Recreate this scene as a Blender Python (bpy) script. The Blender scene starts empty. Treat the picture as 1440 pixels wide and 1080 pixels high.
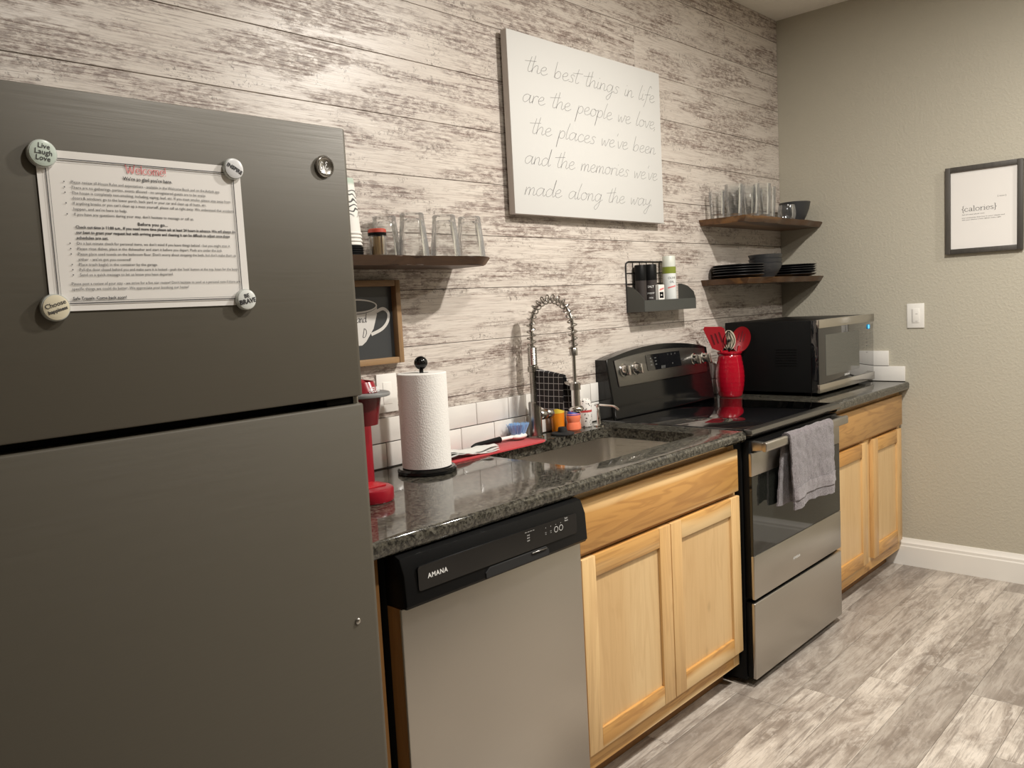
import bpy, bmesh, math, random
from mathutils import Vector, Matrix
R_ = random.Random(7)
S = bpy.context.scene
COL = S.collection
PI = math.pi

# ------------------------------------------------------------------ camera, world, lights, exposure
cam = bpy.data.cameras.new('camera'); camo = bpy.data.objects.new('camera', cam); COL.objects.link(camo)
_r = Vector((0.68234554, -0.72915863, -0.05227097)); _u = Vector((0.10358504, 0.02565739, 0.99428962)); _f = Vector((0.72365372, 0.68386357, -0.09303713))
camo.matrix_world = Matrix(((_r.x, _u.x, -_f.x, -4.2317), (_r.y, _u.y, -_f.y, -1.9923), (_r.z, _u.z, -_f.z, 1.3784), (0, 0, 0, 1)))
cam.sensor_width = 36; cam.lens = 1164.45 / 1440 * 36; cam.clip_start = .02
S.camera = camo
w = bpy.data.worlds.new('world'); S.world = w; w.use_nodes = True
w.node_tree.nodes['Background'].inputs[0].default_value = (1, .95, .88, 1)
w.node_tree.nodes['Background'].inputs[1].default_value = .02
def area_light(name, loc, size, power, col=(1, .952, .885)):
    l = bpy.data.lights.new(name, 'AREA'); l.shape = 'DISK'; l.size = size; l.energy = power; l.color = col
    o = bpy.data.objects.new(name, l); COL.objects.link(o); o.location = loc; return o
area_light('kitchen_downlight', (-1.75, -1.6, 2.755), .12, 55)
area_light('entry_downlight', (-3.05, -1.8, 2.755), .12, 20)
area_light('far_downlight', (-.85, -2.75, 2.755), .14, 27)
S.view_settings.view_transform = 'Standard'; S.view_settings.look = 'None'
S.view_settings.exposure = 0.41; S.view_settings.gamma = 1; S.view_settings.use_curve_mapping = False

# ------------------------------------------------------------------ helpers
BASE = {}
def thing(name, label, cat, loc=(0, 0, 0), group=None):
    o = bpy.data.objects.new(name, None); COL.objects.link(o); o.location = loc; o.empty_display_size = .05
    tag(o, label, cat, group); BASE[o.name] = Vector(loc); return o
def tag(o, label=None, cat=None, group=None, kind=None):
    if label: o['label'] = label
    if cat: o['category'] = cat
    if group: o['group'] = group
    if kind: o['kind'] = kind
    return o
def base_of(o):
    while o is not None:
        if o.name in BASE: return BASE[o.name]
        o = o.parent
    return Vector((0, 0, 0))
def finish(name, me, mats, parent, loc, smooth=38):
    if not isinstance(mats, (list, tuple)): mats = [mats]
    for m in mats: me.materials.append(m)
    if smooth:
        me.polygons.foreach_set('use_smooth', [True] * len(me.polygons)); me.set_sharp_from_angle(angle=math.radians(smooth))
    o = bpy.data.objects.new(name, me); COL.objects.link(o)
    if parent is not None: o.parent = parent
    if loc is not None: o.location = loc; BASE[o.name] = Vector(loc)
    return o
def obj(name, bm, mats, parent=None, loc=None, smooth=38, recalc=True):
    # vertices are given in world coordinates; they are stored relative to the base of the thing
    b = Vector(loc) if loc is not None else base_of(parent)
    if recalc: bmesh.ops.recalc_face_normals(bm, faces=bm.faces[:])
    if b.length > 0: bmesh.ops.translate(bm, vec=-b, verts=bm.verts[:])
    me = bpy.data.meshes.new(name); bm.to_mesh(me); bm.free()
    return finish(name, me, mats, parent, loc, smooth)
NB = bmesh.new
def box(bm, x0, x1, y0, y1, z0, z1, bev=0, seg=2):
    vs = [bm.verts.new((x, y, z)) for x in (x0, x1) for y in (y0, y1) for z in (z0, z1)]
    fs = [bm.faces.new([vs[i] for i in q]) for q in ((0, 1, 3, 2), (4, 6, 7, 5), (0, 4, 5, 1), (2, 3, 7, 6), (0, 2, 6, 4), (1, 5, 7, 3))]
    if bev:
        es = list({e for f in fs for e in f.edges})
        bmesh.ops.bevel(bm, geom=es, offset=bev, segments=seg, profile=.5, affect='EDGES', clamp_overlap=True)
    return bm
def BX(name, mat, parent, x0, x1, y0, y1, z0, z1, bev=0, seg=2, loc=None):
    return obj(name, box(NB(), x0, x1, y0, y1, z0, z1, bev, seg), mat, parent, loc)
def prism(bm, pts, axis, a, b, bev=0, seg=2):
    f = {'x': lambda p, t: (t, p[0], p[1]), 'y': lambda p, t: (p[0], t, p[1]), 'z': lambda p, t: (p[0], p[1], t)}[axis]
    A = [bm.verts.new(f(p, a)) for p in pts]; B = [bm.verts.new(f(p, b)) for p in pts]; n = len(pts)
    fs = [bm.faces.new(A), bm.faces.new(B[::-1])]
    for i in range(n): fs.append(bm.faces.new((A[i], A[(i + 1) % n], B[(i + 1) % n], B[i])))
    if bev:
        es = list({e for f_ in fs[:2] for e in f_.edges})
        bmesh.ops.bevel(bm, geom=es, offset=bev, segments=seg, profile=.5, affect='EDGES', clamp_overlap=True)
    return bm
def lathe(bm, prof, c, seg=32, axis='z', closed=False):
    rings = []
    for r, h in prof:
        if r < 1e-6: rings.append([bm.verts.new(_ax(c, 0, 0, h, axis))])
        else: rings.append([bm.verts.new(_ax(c, r * math.cos(2 * PI * k / seg), r * math.sin(2 * PI * k / seg), h, axis)) for k in range(seg)])
    pr = list(zip(rings, rings[1:]))
    if closed: pr.append((rings[-1], rings[0]))
    for A, B in pr:
        for k in range(seg):
            l = (k + 1) % seg
            q = [A[0 if len(A) == 1 else k], B[0 if len(B) == 1 else k], B[0 if len(B) == 1 else l], A[0 if len(A) == 1 else l]]
            q2 = []
            for v in q:
                if v not in q2: q2.append(v)
            if len(q2) >= 3: bm.faces.new(q2)
    return bm
def _ax(c, u, v, h, axis):
    if axis == 'z': return (c[0] + u, c[1] + v, c[2] + h)
    if axis == 'y': return (c[0] + u, c[1] - h, c[2] + v)      # height runs towards the viewer (-y)
    return (c[0] + h, c[1] + u, c[2] + v)
def frames(P, closed=False):
    n = len(P); T = []
    for i in range(n):
        a = P[i - 1] if (i > 0 or closed) else P[i]; b = P[(i + 1) % n] if (i < n - 1 or closed) else P[i]
        T.append((b - a).normalized())
    up = Vector((0, 0, 1)) if abs(T[0].z) < .9 else Vector((1, 0, 0))
    N = (up - T[0] * up.dot(T[0])).normalized(); out = []
    for t in T:
        N = (N - t * N.dot(t)); N = N.normalized() if N.length > 1e-6 else t.orthogonal().normalized()
        out.append((t, N, t.cross(N)))
    return out
def tube(bm, pts, r, seg=10, flat=1.0, closed=False):
    P = [Vector(p) for p in pts]; fr = frames(P, closed); rings = []
    for i, p in enumerate(P):
        rr = r[i] if isinstance(r, (list, tuple)) else r
        rings.append([bm.verts.new(p + fr[i][1] * (rr * math.cos(2 * PI * k / seg)) + fr[i][2] * (rr * flat * math.sin(2 * PI * k / seg))) for k in range(seg)])
    pr = list(zip(rings, rings[1:]))
    if closed: pr.append((rings[-1], rings[0]))
    for A, B in pr:
        for k in range(seg): bm.faces.new((A[k], A[(k + 1) % seg], B[(k + 1) % seg], B[k]))
    if not closed: bm.faces.new(rings[0][::-1]); bm.faces.new(rings[-1])
    return bm
def sheet(bm, f, nu, nv, th=.002):
    e = 1e-3; T = []; B = []
    for i in range(nu + 1):
        a = []; b = []
        for j in range(nv + 1):
            u, v = i / nu, j / nv; p = Vector(f(u, v))
            u0, u1, v0, v1 = max(0, u - e), min(1, u + e), max(0, v - e), min(1, v + e)
            n = (Vector(f(u1, v)) - Vector(f(u0, v))).cross(Vector(f(u, v1)) - Vector(f(u, v0)))
            n = n.normalized() if n.length > 1e-12 else Vector((0, 0, 1))
            a.append(bm.verts.new(p + n * th / 2)); b.append(bm.verts.new(p - n * th / 2))
        T.append(a); B.append(b)
    for i in range(nu):
        for j in range(nv):
            bm.faces.new((T[i][j], T[i + 1][j], T[i + 1][j + 1], T[i][j + 1])); bm.faces.new((B[i][j], B[i][j + 1], B[i + 1][j + 1], B[i + 1][j]))
    for i in range(nu):
        bm.faces.new((T[i][0], B[i][0], B[i + 1][0], T[i + 1][0])); bm.faces.new((T[i][nv], T[i + 1][nv], B[i + 1][nv], B[i][nv]))
    for j in range(nv):
        bm.faces.new((T[0][j], T[0][j + 1], B[0][j + 1], B[0][j])); bm.faces.new((T[nu][j], B[nu][j], B[nu][j + 1], T[nu][j + 1]))
    return bm
def rrect(x0, x1, y0, y1, r, k=6):
    out = []
    for cx, cy, a0 in ((x1 - r, y1 - r, 0), (x0 + r, y1 - r, 90), (x0 + r, y0 + r, 180), (x1 - r, y0 + r, 270)):
        for i in range(k + 1):
            a = math.radians(a0 + 90 * i / k); out.append((cx + r * math.cos(a), cy + r * math.sin(a)))
    return out
def rough(bm, amp, scale, seed=0, axes=(1, 1, 1)):
    from mathutils import noise
    for v in bm.verts:
        n = noise.noise_vector(v.co * scale + Vector((seed, seed * 2.1, seed * .7)))
        v.co += Vector((n.x * axes[0], n.y * axes[1], n.z * axes[2])) * amp
def smooth_pts(p, n=6):
    if len(p) < 3: return [tuple(q) for q in p]
    P = [Vector(q) for q in p]; out = []
    for i in range(len(P) - 1):
        a = P[max(0, i - 1)]; b = P[i]; c = P[i + 1]; d = P[min(len(P) - 1, i + 2)]
        for k in range(n):
            t = k / n
            out.append(.5 * ((2 * b) + (c - a) * t + (2 * a - 5 * b + 4 * c - d) * t * t + (3 * b - a - 3 * c + d) * t ** 3))
    out.append(P[-1]); return out
def copy_tree(o, loc=None, label=None, group=None, parent=None):
    c = o.copy(); COL.objects.link(c)
    if parent is not None: c.parent = parent
    if loc is not None: c.location = loc
    if label: c['label'] = label
    if group: c['group'] = group
    for ch in list(o.children): copy_tree(ch, parent=c)
    return c

# ------------------------------------------------------------------ materials
def new_mat(name):
    m = bpy.data.materials.new(name); m.use_nodes = True
    t = m.node_tree; return m, t, t.nodes['Principled BSDF']
def nd(t, ty, ins=None, **at):
    n = t.nodes.new('ShaderNode' + ty)
    for k, v in at.items(): setattr(n, k, v)
    for k, v in (ins or {}).items():
        if hasattr(v, 'is_output') or isinstance(v, bpy.types.NodeSocket): t.links.new(v, n.inputs[k])
        else: n.inputs[k].default_value = v
    return n
def ramp(t, fac, stops, interp='LINEAR'):
    n = nd(t, 'ValToRGB'); t.links.new(fac, n.inputs[0]); cr = n.color_ramp; cr.interpolation = interp
    while len(cr.elements) < len(stops): cr.elements.new(.5)
    for e, (p, c) in zip(cr.elements, stops): e.position = p; e.color = (c, c, c, 1) if not isinstance(c, tuple) else (*c, 1)
    return n.outputs[0]
def mixc(t, fac, a, b, mode='MIX'):
    n = nd(t, 'Mix', data_type='RGBA', blend_type=mode)
    for s, v in ((0, fac), (6, a), (7, b)):
        if isinstance(v, bpy.types.NodeSocket): t.links.new(v, n.inputs[s])
        else: n.inputs[s].default_value = v if not isinstance(v, tuple) else (*v, 1)
    return n.outputs[2]
def mul(t, a, b, op='MULTIPLY'):
    n = nd(t, 'Math', operation=op)
    for s, v in ((0, a), (1, b)):
        if isinstance(v, bpy.types.NodeSocket): t.links.new(v, n.inputs[s])
        else: n.inputs[s].default_value = v
    return n.outputs[0]
def coords(t, sc, rnd=True, spread=(31, 17, 23)):
    tc = nd(t, 'TexCoord').outputs['Object']
    if rnd:
        r = nd(t, 'ObjectInfo').outputs['Random']
        off = nd(t, 'VectorMath', {0: spread}, operation='SCALE'); t.links.new(r, off.inputs['Scale'])
        tc = nd(t, 'VectorMath', {0: tc, 1: off.outputs[0]}, operation='ADD').outputs[0]
    return nd(t, 'VectorMath', {0: tc, 1: sc}, operation='MULTIPLY').outputs[0]
def noise(t, vec, scale=1, det=6, rg=.6, dist=0):
    return nd(t, 'TexNoise', {'Vector': vec, 'Scale': scale, 'Detail': det, 'Roughness': rg, 'Distortion': dist}).outputs[0]
def bump(t, bsdf, h, strength=.2, dist=.002):
    n = nd(t, 'Bump', {'Height': h, 'Strength': strength, 'Distance': dist}); t.links.new(n.outputs[0], bsdf.inputs['Normal']); return n
def mat(name, col, rg=.5, metal=0, coat=0, trans=0, ior=None, emit=0, spec=None, alpha=None):
    m, t, b = new_mat(name)
    b.inputs['Base Color'].default_value = (*col, 1); b.inputs['Roughness'].default_value = rg; b.inputs['Metallic'].default_value = metal
    b.inputs['Coat Weight'].default_value = coat; b.inputs['Transmission Weight'].default_value = trans
    if ior: b.inputs['IOR'].default_value = ior
    if spec is not None: b.inputs['Specular IOR Level'].default_value = spec
    if emit: b.inputs['Emission Color'].default_value = (*col, 1); b.inputs['Emission Strength'].default_value = emit
    return m
def plank_wall_mat():
    m, t, b = new_mat('whitewashed_plank'); L = t.links
    patch = noise(t, coords(t, (2.3, 1, 15)), 1, 8, .66, .5)
    flake = noise(t, coords(t, (30, 1, 95)), 1, 6, .75)
    grain = noise(t, coords(t, (4.5, 1, 210)), 1, 5, .65, .5)
    fine = noise(t, coords(t, (11, 1, 430)), 1, 4, .65, .4)
    chipn = noise(t, coords(t, (85, 1, 95)), 1, 4, .8)
    big = noise(t, coords(t, (1.3, 1, 6)), 1, 3, .5)
    spot = noise(t, coords(t, (7, 1, 17)), 1, 3, .6, .6)
    pm = ramp(t, patch, [(.45, 0), (.54, 1)])
    fm = ramp(t, flake, [(.45, 0), (.55, 1)])
    gm = ramp(t, grain, [(.5, 0), (.6, 1)])
    a = mul(t, pm, mul(t, mul(t, fm, .6), mul(t, gm, .6), 'ADD'))
    chips = mul(t, ramp(t, chipn, [(.54, 0), (.6, 1)]), ramp(t, spot, [(.52, 0), (.6, .9)]))
    ln = mul(t, ramp(t, fine, [(.54, 0), (.64, 1)]), ramp(t, big, [(.35, .25), (.6, .7)]))
    cream = mixc(t, big, (.60, .545, .485), (.735, .675, .605))
    cream = mixc(t, ramp(t, grain, [(.42, 0), (.62, .5)]), cream, (.50, .425, .37))
    brown = mixc(t, ramp(t, flake, [(.35, 0), (.65, 1)]), (.32, .235, .20), (.15, .108, .09))
    c = mixc(t, a, cream, brown)
    c = mixc(t, mul(t, chips, .85), c, (.15, .12, .10))
    c = mixc(t, ln, c, (.21, .16, .135))
    L.new(c, b.inputs['Base Color'])
    L.new(ramp(t, a, [(0, .34), (1, .5)]), b.inputs['Roughness'])
    bump(t, b, mul(t, grain, mul(t, a, -.6), 'ADD'), .3, .0012)
    return m
def floor_mat():
    m, t, b = new_mat('grey_vinyl_plank'); L = t.links
    rnd = nd(t, 'ObjectInfo').outputs['Random']
    big = noise(t, coords(t, (2.4, 8, 1)), 1, 7, .66, 1.0)
    streak = noise(t, coords(t, (3.2, 60, 1)), 1, 8, .7, .9)
    fine = noise(t, coords(t, (16, 240, 1)), 1, 5, .7)
    blot = noise(t, coords(t, (12, 26, 1)), 1, 7, .75, .7)
    c = mixc(t, ramp(t, big, [(.38, 0), (.6, 1)]), (.24, .20, .165), (.56, .505, .44))
    c = mixc(t, mul(t, ramp(t, blot, [(.5, 0), (.6, 1)]), .5), c, (.60, .555, .495))
    c = mixc(t, mul(t, ramp(t, streak, [(.52, 0), (.62, 1)]), .6), c, (.15, .12, .10))
    c = mixc(t, mul(t, ramp(t, fine, [(.52, 0), (.64, 1)]), .4), c, (.13, .105, .088))
    c = mixc(t, ramp(t, rnd, [(0, .5), (.3, .3), (.55, .0), (1, 0)]), c, (.16, .134, .112))
    L.new(c, b.inputs['Base Color']); b.inputs['Roughness'].default_value = .42
    bump(t, b, streak, .15, .001)
    return m
def granite_mat():
    m, t, b = new_mat('dark_granite'); L = t.links
    co = coords(t, (1, 1, 1), False)
    n1 = noise(t, co, 85, 4, .7); n2 = noise(t, co, 210, 3, .7); n3 = noise(t, co, 24, 4, .6)
    vo = nd(t, 'TexVoronoi', {'Vector': co, 'Scale': 170}).outputs['Color']
    sep = nd(t, 'SeparateColor', {0: vo})
    c = mixc(t, ramp(t, n1, [(.42, 0), (.62, 1)]), (.014, .013, .011), (.085, .078, .06))
    c = mixc(t, mul(t, ramp(t, sep.outputs[0], [(.72, 0), (.8, .8)]), ramp(t, n3, [(.35, .15), (.65, .8)])), c, (.15, .14, .115))
    c = mixc(t, ramp(t, n2, [(.6, 0), (.72, .5)]), c, (.21, .195, .16))
    L.new(c, b.inputs['Base Color']); b.inputs['Roughness'].default_value = .07; b.inputs['IOR'].default_value = 1.6
    return m
def wood_mat(name, axis, ca, cb, dark, rg=.4, knots=.5, sc=1.0, sap=None, rc=.22):
    m, t, b = new_mat(name); L = t.links
    s = [16 * sc] * 3; s['xyz'.index(axis)] = 1.5 * sc
    s2 = [70 * sc] * 3; s2['xyz'.index(axis)] = 2.5 * sc
    v = coords(t, tuple(s)); n1 = noise(t, v, 1, 3, .5, 1.1)
    rings = nd(t, 'Math', {0: mul(t, n1, 34)}, operation='SINE').outputs[0]
    n2 = noise(t, coords(t, tuple(s2)), 1, 5, .65); n3 = noise(t, coords(t, tuple(k * .28 for k in s)), 1, 2, .5)
    c = mixc(t, ramp(t, n3, [(.35, 0), (.65, 1)]), ca, cb)
    c = mixc(t, mul(t, ramp(t, rings, [(.2, 0), (1, 1)]), rc), c, dark)
    c = mixc(t, mul(t, ramp(t, n2, [(.5, 0), (.72, 1)]), .3), c, dark)
    if sap: c = mixc(t, ramp(t, noise(t, coords(t, tuple(k * .5 for k in s)), 1, 2, .4), [(.54, 0), (.6, .85)]), c, sap)
    if knots:
        ks = [7 * sc] * 3; ks['xyz'.index(axis)] = 4.2 * sc
        d = nd(t, 'TexVoronoi', {'Vector': coords(t, tuple(ks)), 'Scale': 1}).outputs['Distance']
        dd = mul(t, d, mul(t, n2, .12), 'ADD')
        c = mixc(t, mul(t, ramp(t, dd, [(.07, 1), (.16, 0)]), knots), c, tuple(k * .35 for k in dark))
        c = mixc(t, mul(t, ramp(t, dd, [(.1, .8), (.3, 0)]), knots * .6), c, dark)
    L.new(c, b.inputs['Base Color']); b.inputs['Roughness'].default_value = rg
    bump(t, b, n2, .06, .001)
    return m
def paint_mat(name, col, sc=190, st=.35, rg=.6):
    m, t, b = new_mat(name)
    b.inputs['Base Color'].default_value = (*col, 1); b.inputs['Roughness'].default_value = rg
    co = coords(t, (1, 1, 1), False)
    h = ramp(t, noise(t, co, sc * .45, 3, .55, .3), [(.42, 0), (.66, 1)])
    bump(t, b, h, st, .0035); return m
def steel_mat(name, col, rg, axis='x', st=.05, metal=1):
    m, t, b = new_mat(name)
    b.inputs['Base Color'].default_value = (*col, 1); b.inputs['Metallic'].default_value = metal
    s = [900] * 3; s['xyz'.index(axis)] = 8
    n = noise(t, coords(t, tuple(s), False), 1, 3, .6)
    t.links.new(ramp(t, n, [(.3, rg * .85), (.7, rg * 1.15)]), b.inputs['Roughness'])
    bump(t, b, n, st, .0004); return m
def cloth_mat(name, ca, cb, sc=900, st=.8, rg=.95):
    m, t, b = new_mat(name)
    n = noise(t, coords(t, (1, 1, 1), False), sc, 3, .7); n2 = noise(t, coords(t, (1, 1, 1), False), sc * .12, 3, .6)
    t.links.new(mixc(t, ramp(t, n, [(.35, 0), (.65, 1)]), ca, cb), b.inputs['Base Color']); b.inputs['Roughness'].default_value = rg
    b.inputs['Sheen Weight'].default_value = .3
    bump(t, b, mul(t, n, n2, 'ADD'), st, .004); return m

def thin_glass():
    m, t, b = new_mat('clear_glass'); L = t.links; out = t.nodes['Material Output']; t.nodes.remove(b)
    fz = nd(t, 'LayerWeight', {'Blend': .5}).outputs['Facing']
    tr = nd(t, 'BsdfTransparent'); L.new(mixc(t, ramp(t, fz, [(.35, 0), (.95, 1)]), (.975, .98, .978), (.74, .75, .75)), tr.inputs[0])
    gl = nd(t, 'BsdfGlossy'); gl.inputs['Roughness'].default_value = .06; gl.inputs[0].default_value = (1, 1, 1, 1)
    fr_ = nd(t, 'Fresnel'); fr_.inputs[0].default_value = 1.5
    a = nd(t, 'MixShader'); L.new(mul(t, fr_.outputs[0], .75), a.inputs[0]); L.new(tr.outputs[0], a.inputs[1]); L.new(gl.outputs[0], a.inputs[2])
    df = nd(t, 'BsdfDiffuse'); df.inputs[0].default_value = (.85, .86, .87, 1)
    c = nd(t, 'MixShader'); L.new(ramp(t, fz, [(.2, .012), (.9, .10)]), c.inputs[0]); L.new(a.outputs[0], c.inputs[1]); L.new(df.outputs[0], c.inputs[2])
    L.new(c.outputs[0], out.inputs[0]); return m
M_plank = plank_wall_mat(); M_floor = floor_mat(); M_granite = granite_mat()
M_gap = mat('dark_joint', (.03, .025, .02), .9)
M_wall = paint_mat('greige_wall_paint', (.45, .42, .34), 190, .22); M_ceil = paint_mat('ceiling_paint', (.84, .80, .72), 120, .3)
M_white = mat('white_gloss_paint', (.80, .78, .73), .35)
M_tile = mat('white_glazed_tile', (.76, .735, .69), .12, coat=.5); M_grout = mat('grey_grout', (.17, .155, .14), .9)
CA, CB, CD = (.63, .385, .155), (.74, .51, .245), (.40, .205, .075)
M_wz = wood_mat('alder_upright', 'z', CA, CB, CD, .38, .35); M_wx = wood_mat('alder_level', 'x', (.53, .27, .075), (.66, .385, .13), (.30, .13, .035), .38, .8, 1, (.78, .57, .30), .42)
M_wx2 = wood_mat('alder_level_darker', 'x', (.36, .18, .055), (.45, .25, .085), (.20, .085, .025), .38, .8, 1, None, .35)  # darker copy of the level alder, for the right cabinet's drawer front
M_wpanel = wood_mat('alder_panel', 'z', (.64, .425, .20), (.71, .505, .26), (.50, .30, .125), .38, .3)
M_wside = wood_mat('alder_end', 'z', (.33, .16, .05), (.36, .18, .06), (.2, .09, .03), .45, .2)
M_live = wood_mat('walnut_slab', 'x', (.065, .032, .015), (.15, .075, .032), (.022, .010, .005), .42, .4, 1.4, (.25, .125, .042))
M_frame_wood = wood_mat('rustic_pine', 'z', (.20, .115, .05), (.34, .21, .10), (.11, .055, .025), .6, .5, 1.6)
M_slate = steel_mat('slate_finish', (.088, .078, .059), .5, 'x', .02, .1)
M_black = mat('black_gloss', (.006, .006, .006), .12, spec=.4); M_blackm = mat('black_satin', (.007, .007, .007), .4, spec=.1); M_rubber = mat('black_rubber', (.01, .01, .01), .85)  # last one is plain black rubber: gasket, tub, handle pocket, stopper
M_steel = steel_mat('brushed_steel', (.50, .475, .435), .34, 'x', .04); M_steeld = steel_mat('dark_steel', (.23, .225, .215), .32, 'x', .03)
M_sinksteel = steel_mat('sink_steel', (.60, .57, .52), .3, 'y', .05); M_chrome = mat('chrome', (.72, .71, .69), .13, 1); M_nickel = mat('brushed_nickel', (.46, .445, .42), .24, 1)
M_glassblack = mat('black_glass', (.006, .006, .007), .03, coat=1, ior=1.52)
M_ovenglass = mat('oven_glass', (.012, .013, .011), .045, coat=.1, ior=1.5)
M_glass = thin_glass(); M_fog = mat('dome_glass', (.95, .97, .95), .02, trans=1, ior=1.3)
M_paper = mat('white_paper', (.74, .715, .68), .8); M_ink = mat('black_ink', (.045, .043, .045), .8); M_redink = mat('red_ink', (.66, .20, .20), .8); M_canvasink = mat('grey_ink', (.27, .265, .26), .8)
M_canvas = mat('white_canvas', (.645, .64, .615), .75); M_canvas_side = mat('canvas_edge', (.55, .50, .46), .8)
M_lettering = mat('white_lettering', (.75, .75, .73), .5)
M_red = mat('red_glaze', (.36, .004, .016), .14, coat=.6); M_redp = mat('red_plastic', (.27, .004, .014), .3); M_redsil = mat('red_silicone', (.40, .008, .016), .4); M_redmat = cloth_mat('red_mat', (.50, .012, .02), (.40, .008, .014), 400, .2, .7)
M_charcoal = mat('charcoal_stoneware', (.036, .037, .039), .4); M_plate = mat('black_stoneware', (.014, .014, .016), .28, coat=.2)
M_rack = mat('grey_painted_metal', (.07, .072, .065), .5, .2); M_blackwire = mat('black_wire', (.012, .012, .012), .5)
M_towelgrey = cloth_mat('grey_terry', (.235, .205, .215), (.07, .06, .065), 260, 1.0)
def towelpaper():
    m, t, b = new_mat('paper_towel'); b.inputs['Base Color'].default_value = (.80, .775, .73, 1); b.inputs['Roughness'].default_value = .9
    v = nd(t, 'TexVoronoi', {'Vector': coords(t, (1, 1, .8), False), 'Scale': 240}).outputs['Distance']
    bump(t, b, v, .28, .002); return m
M_ptowel = towelpaper()

# ------------------------------------------------------------------ lettering
def text(s, size, origin, xdir, ydir, align='LEFT', bold=0, space=1.0, squeeze=1.0):
    cu = bpy.data.curves.new('lettering', 'FONT'); cu.body = s; cu.size = size; cu.align_x = align; cu.resolution_u = 2; cu.offset = bold; cu.space_character = space
    o = bpy.data.objects.new('lettering', cu); COL.objects.link(o)
    me = bpy.data.meshes.new_from_object(o.evaluated_get(bpy.context.evaluated_depsgraph_get()))
    bpy.data.objects.remove(o); bpy.data.curves.remove(cu)
    X, Y = Vector(xdir), Vector(ydir); O = Vector(origin)
    pts = [O + X * (v.co.x * squeeze) + Y * v.co.y for v in me.vertices]; fs = [list(p.vertices) for p in me.polygons]
    bpy.data.meshes.remove(me); return pts, fs
def put(name, chunks, m, parent):
    me = bpy.data.meshes.new(name); V = []; F = []; b = base_of(parent)
    for p, f in chunks:
        k = len(V); V += [q - b for q in p]; F += [[i + k for i in q] for q in f]
    me.from_pydata(V, [], F); return finish(name, me, m, parent, None, 0)
SCRIPT = {
 'a': ([[(.78, .85), (.45, 1), (.12, .7), (.1, .2), (.35, 0), (.65, .35), (.8, .95), (.76, .3), (.88, 0), (1.12, .3)]], 1.0),
 'b': ([[(.12, 2.1), (.08, 1.0), (.1, .08), (.12, .5), (.42, .95), (.7, .75), (.66, .25), (.38, 0), (.12, .15)]], .88),
 'c': ([[(.7, .8), (.45, 1), (.12, .6), (.2, .1), (.5, 0), (.85, .28)]], .78),
 'd': ([[(.72, .8), (.4, 1), (.1, .6), (.15, .1), (.4, 0), (.72, .45), (.9, 2.15), (.8, .6), (.88, 0), (1.1, .25)]], 1.0),
 'e': ([[(.08, .42), (.5, .58), (.6, .9), (.36, 1), (.1, .6), (.2, .1), (.5, 0), (.85, .3)]], .78),
 'f': ([[(.8, 1.95), (.58, 2.25), (.4, 1.6), (.3, .2), (.12, -.9)], [(.0, .85), (.8, 1.05)]], .7),
 'g': ([[(.72, .85), (.4, 1), (.1, .6), (.2, .1), (.45, 0), (.72, .5), (.78, .95), (.7, -.5), (.42, -1.1), (.2, -.8), (.6, -.2), (1.05, .25)]], .95),
 'h': ([[(.18, 2.1), (.1, 1), (.08, 0), (.16, .5), (.45, .95), (.65, .8), (.62, .2), (.76, 0), (.98, .25)]], .9),
 'i': ([[(.15, .95), (.12, .2), (.25, 0), (.45, .25)], [(.2, 1.4), (.24, 1.5)]], .42),
 'l': ([[(.28, 2.1), (.12, 1), (.1, .2), (.22, 0), (.42, .25)]], .4),
 'm': ([[(.1, .95), (.08, 0), (.15, .6), (.38, .95), (.5, .7), (.48, 0), (.55, .6), (.8, .95), (.92, .7), (.9, .15), (1.02, 0), (1.2, .25)]], 1.15),
 'n': ([[(.1, .95), (.08, 0), (.15, .6), (.42, .95), (.58, .7), (.56, .15), (.7, 0), (.9, .25)]], .82),
 'o': ([[(.5, .98), (.2, .85), (.08, .4), (.3, 0), (.65, .2), (.7, .7), (.48, 1), (.6, .82), (.95, .85)]], .85),
 'p': ([[(.15, 1), (.1, 0), (.03, -1.15), (.12, .4), (.4, .98), (.7, .75), (.65, .2), (.35, 0), (.12, .2)]], .82),
 'r': ([[(.12, .95), (.1, 0), (.15, .6), (.4, .98), (.65, .88)]], .62),
 's': ([[(.65, .85), (.38, 1), (.2, .75), (.5, .4), (.45, .05), (.05, .05)]], .66),
 't': ([[(.32, 1.9), (.18, .6), (.2, .1), (.38, 0), (.58, .22)], [(-.3, 1.2), (.85, 1.42)]], .52),
 'u': ([[(.1, .95), (.08, .3), (.25, 0), (.55, .25), (.68, .95), (.65, .2), (.78, 0), (.98, .25)]], .85),
 'v': ([[(.05, .95), (.3, 0), (.55, .6), (.62, 1), (.85, .9)]], .68),
 'w': ([[(.05, .95), (.2, 0), (.42, .75), (.6, 0), (.85, .7), (.88, 1), (1.1, .9)]], 1.0),
 'y': ([[(.08, .95), (.15, .35), (.4, .2), (.65, .6), (.74, .95), (.6, -.3), (.35, -1.15), (.1, -.85), (.5, -.2), (.95, .25)]], .85),
 "'": ([[(.2, 2.0), (.12, 1.6)]], .3), '.': ([[(.1, .0), (.16, .08)]], .3), ',': ([[(.12, .1), (.04, -.3)]], .3),
 'G': ([[(1.0, 1.75), (.6, 2.1), (.15, 1.3), (.25, .3), (.7, .1), (.95, .9), (.6, .95), (1.15, .95), (.9, -.2), (.3, -.3)]], 1.2),
 'E': ([[(.85, 1.8), (.5, 2.05), (.25, 1.6), (.55, 1.2), (.15, .9), (.2, .2), (.6, .1), (1.0, .5)]], 1.0),
 'D': ([[(.35, 2.0), (.2, 1.0), (.05, .05), (.6, .0), (1.05, .9), (.85, 1.8), (.2, 2.05)]], 1.2)}
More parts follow.
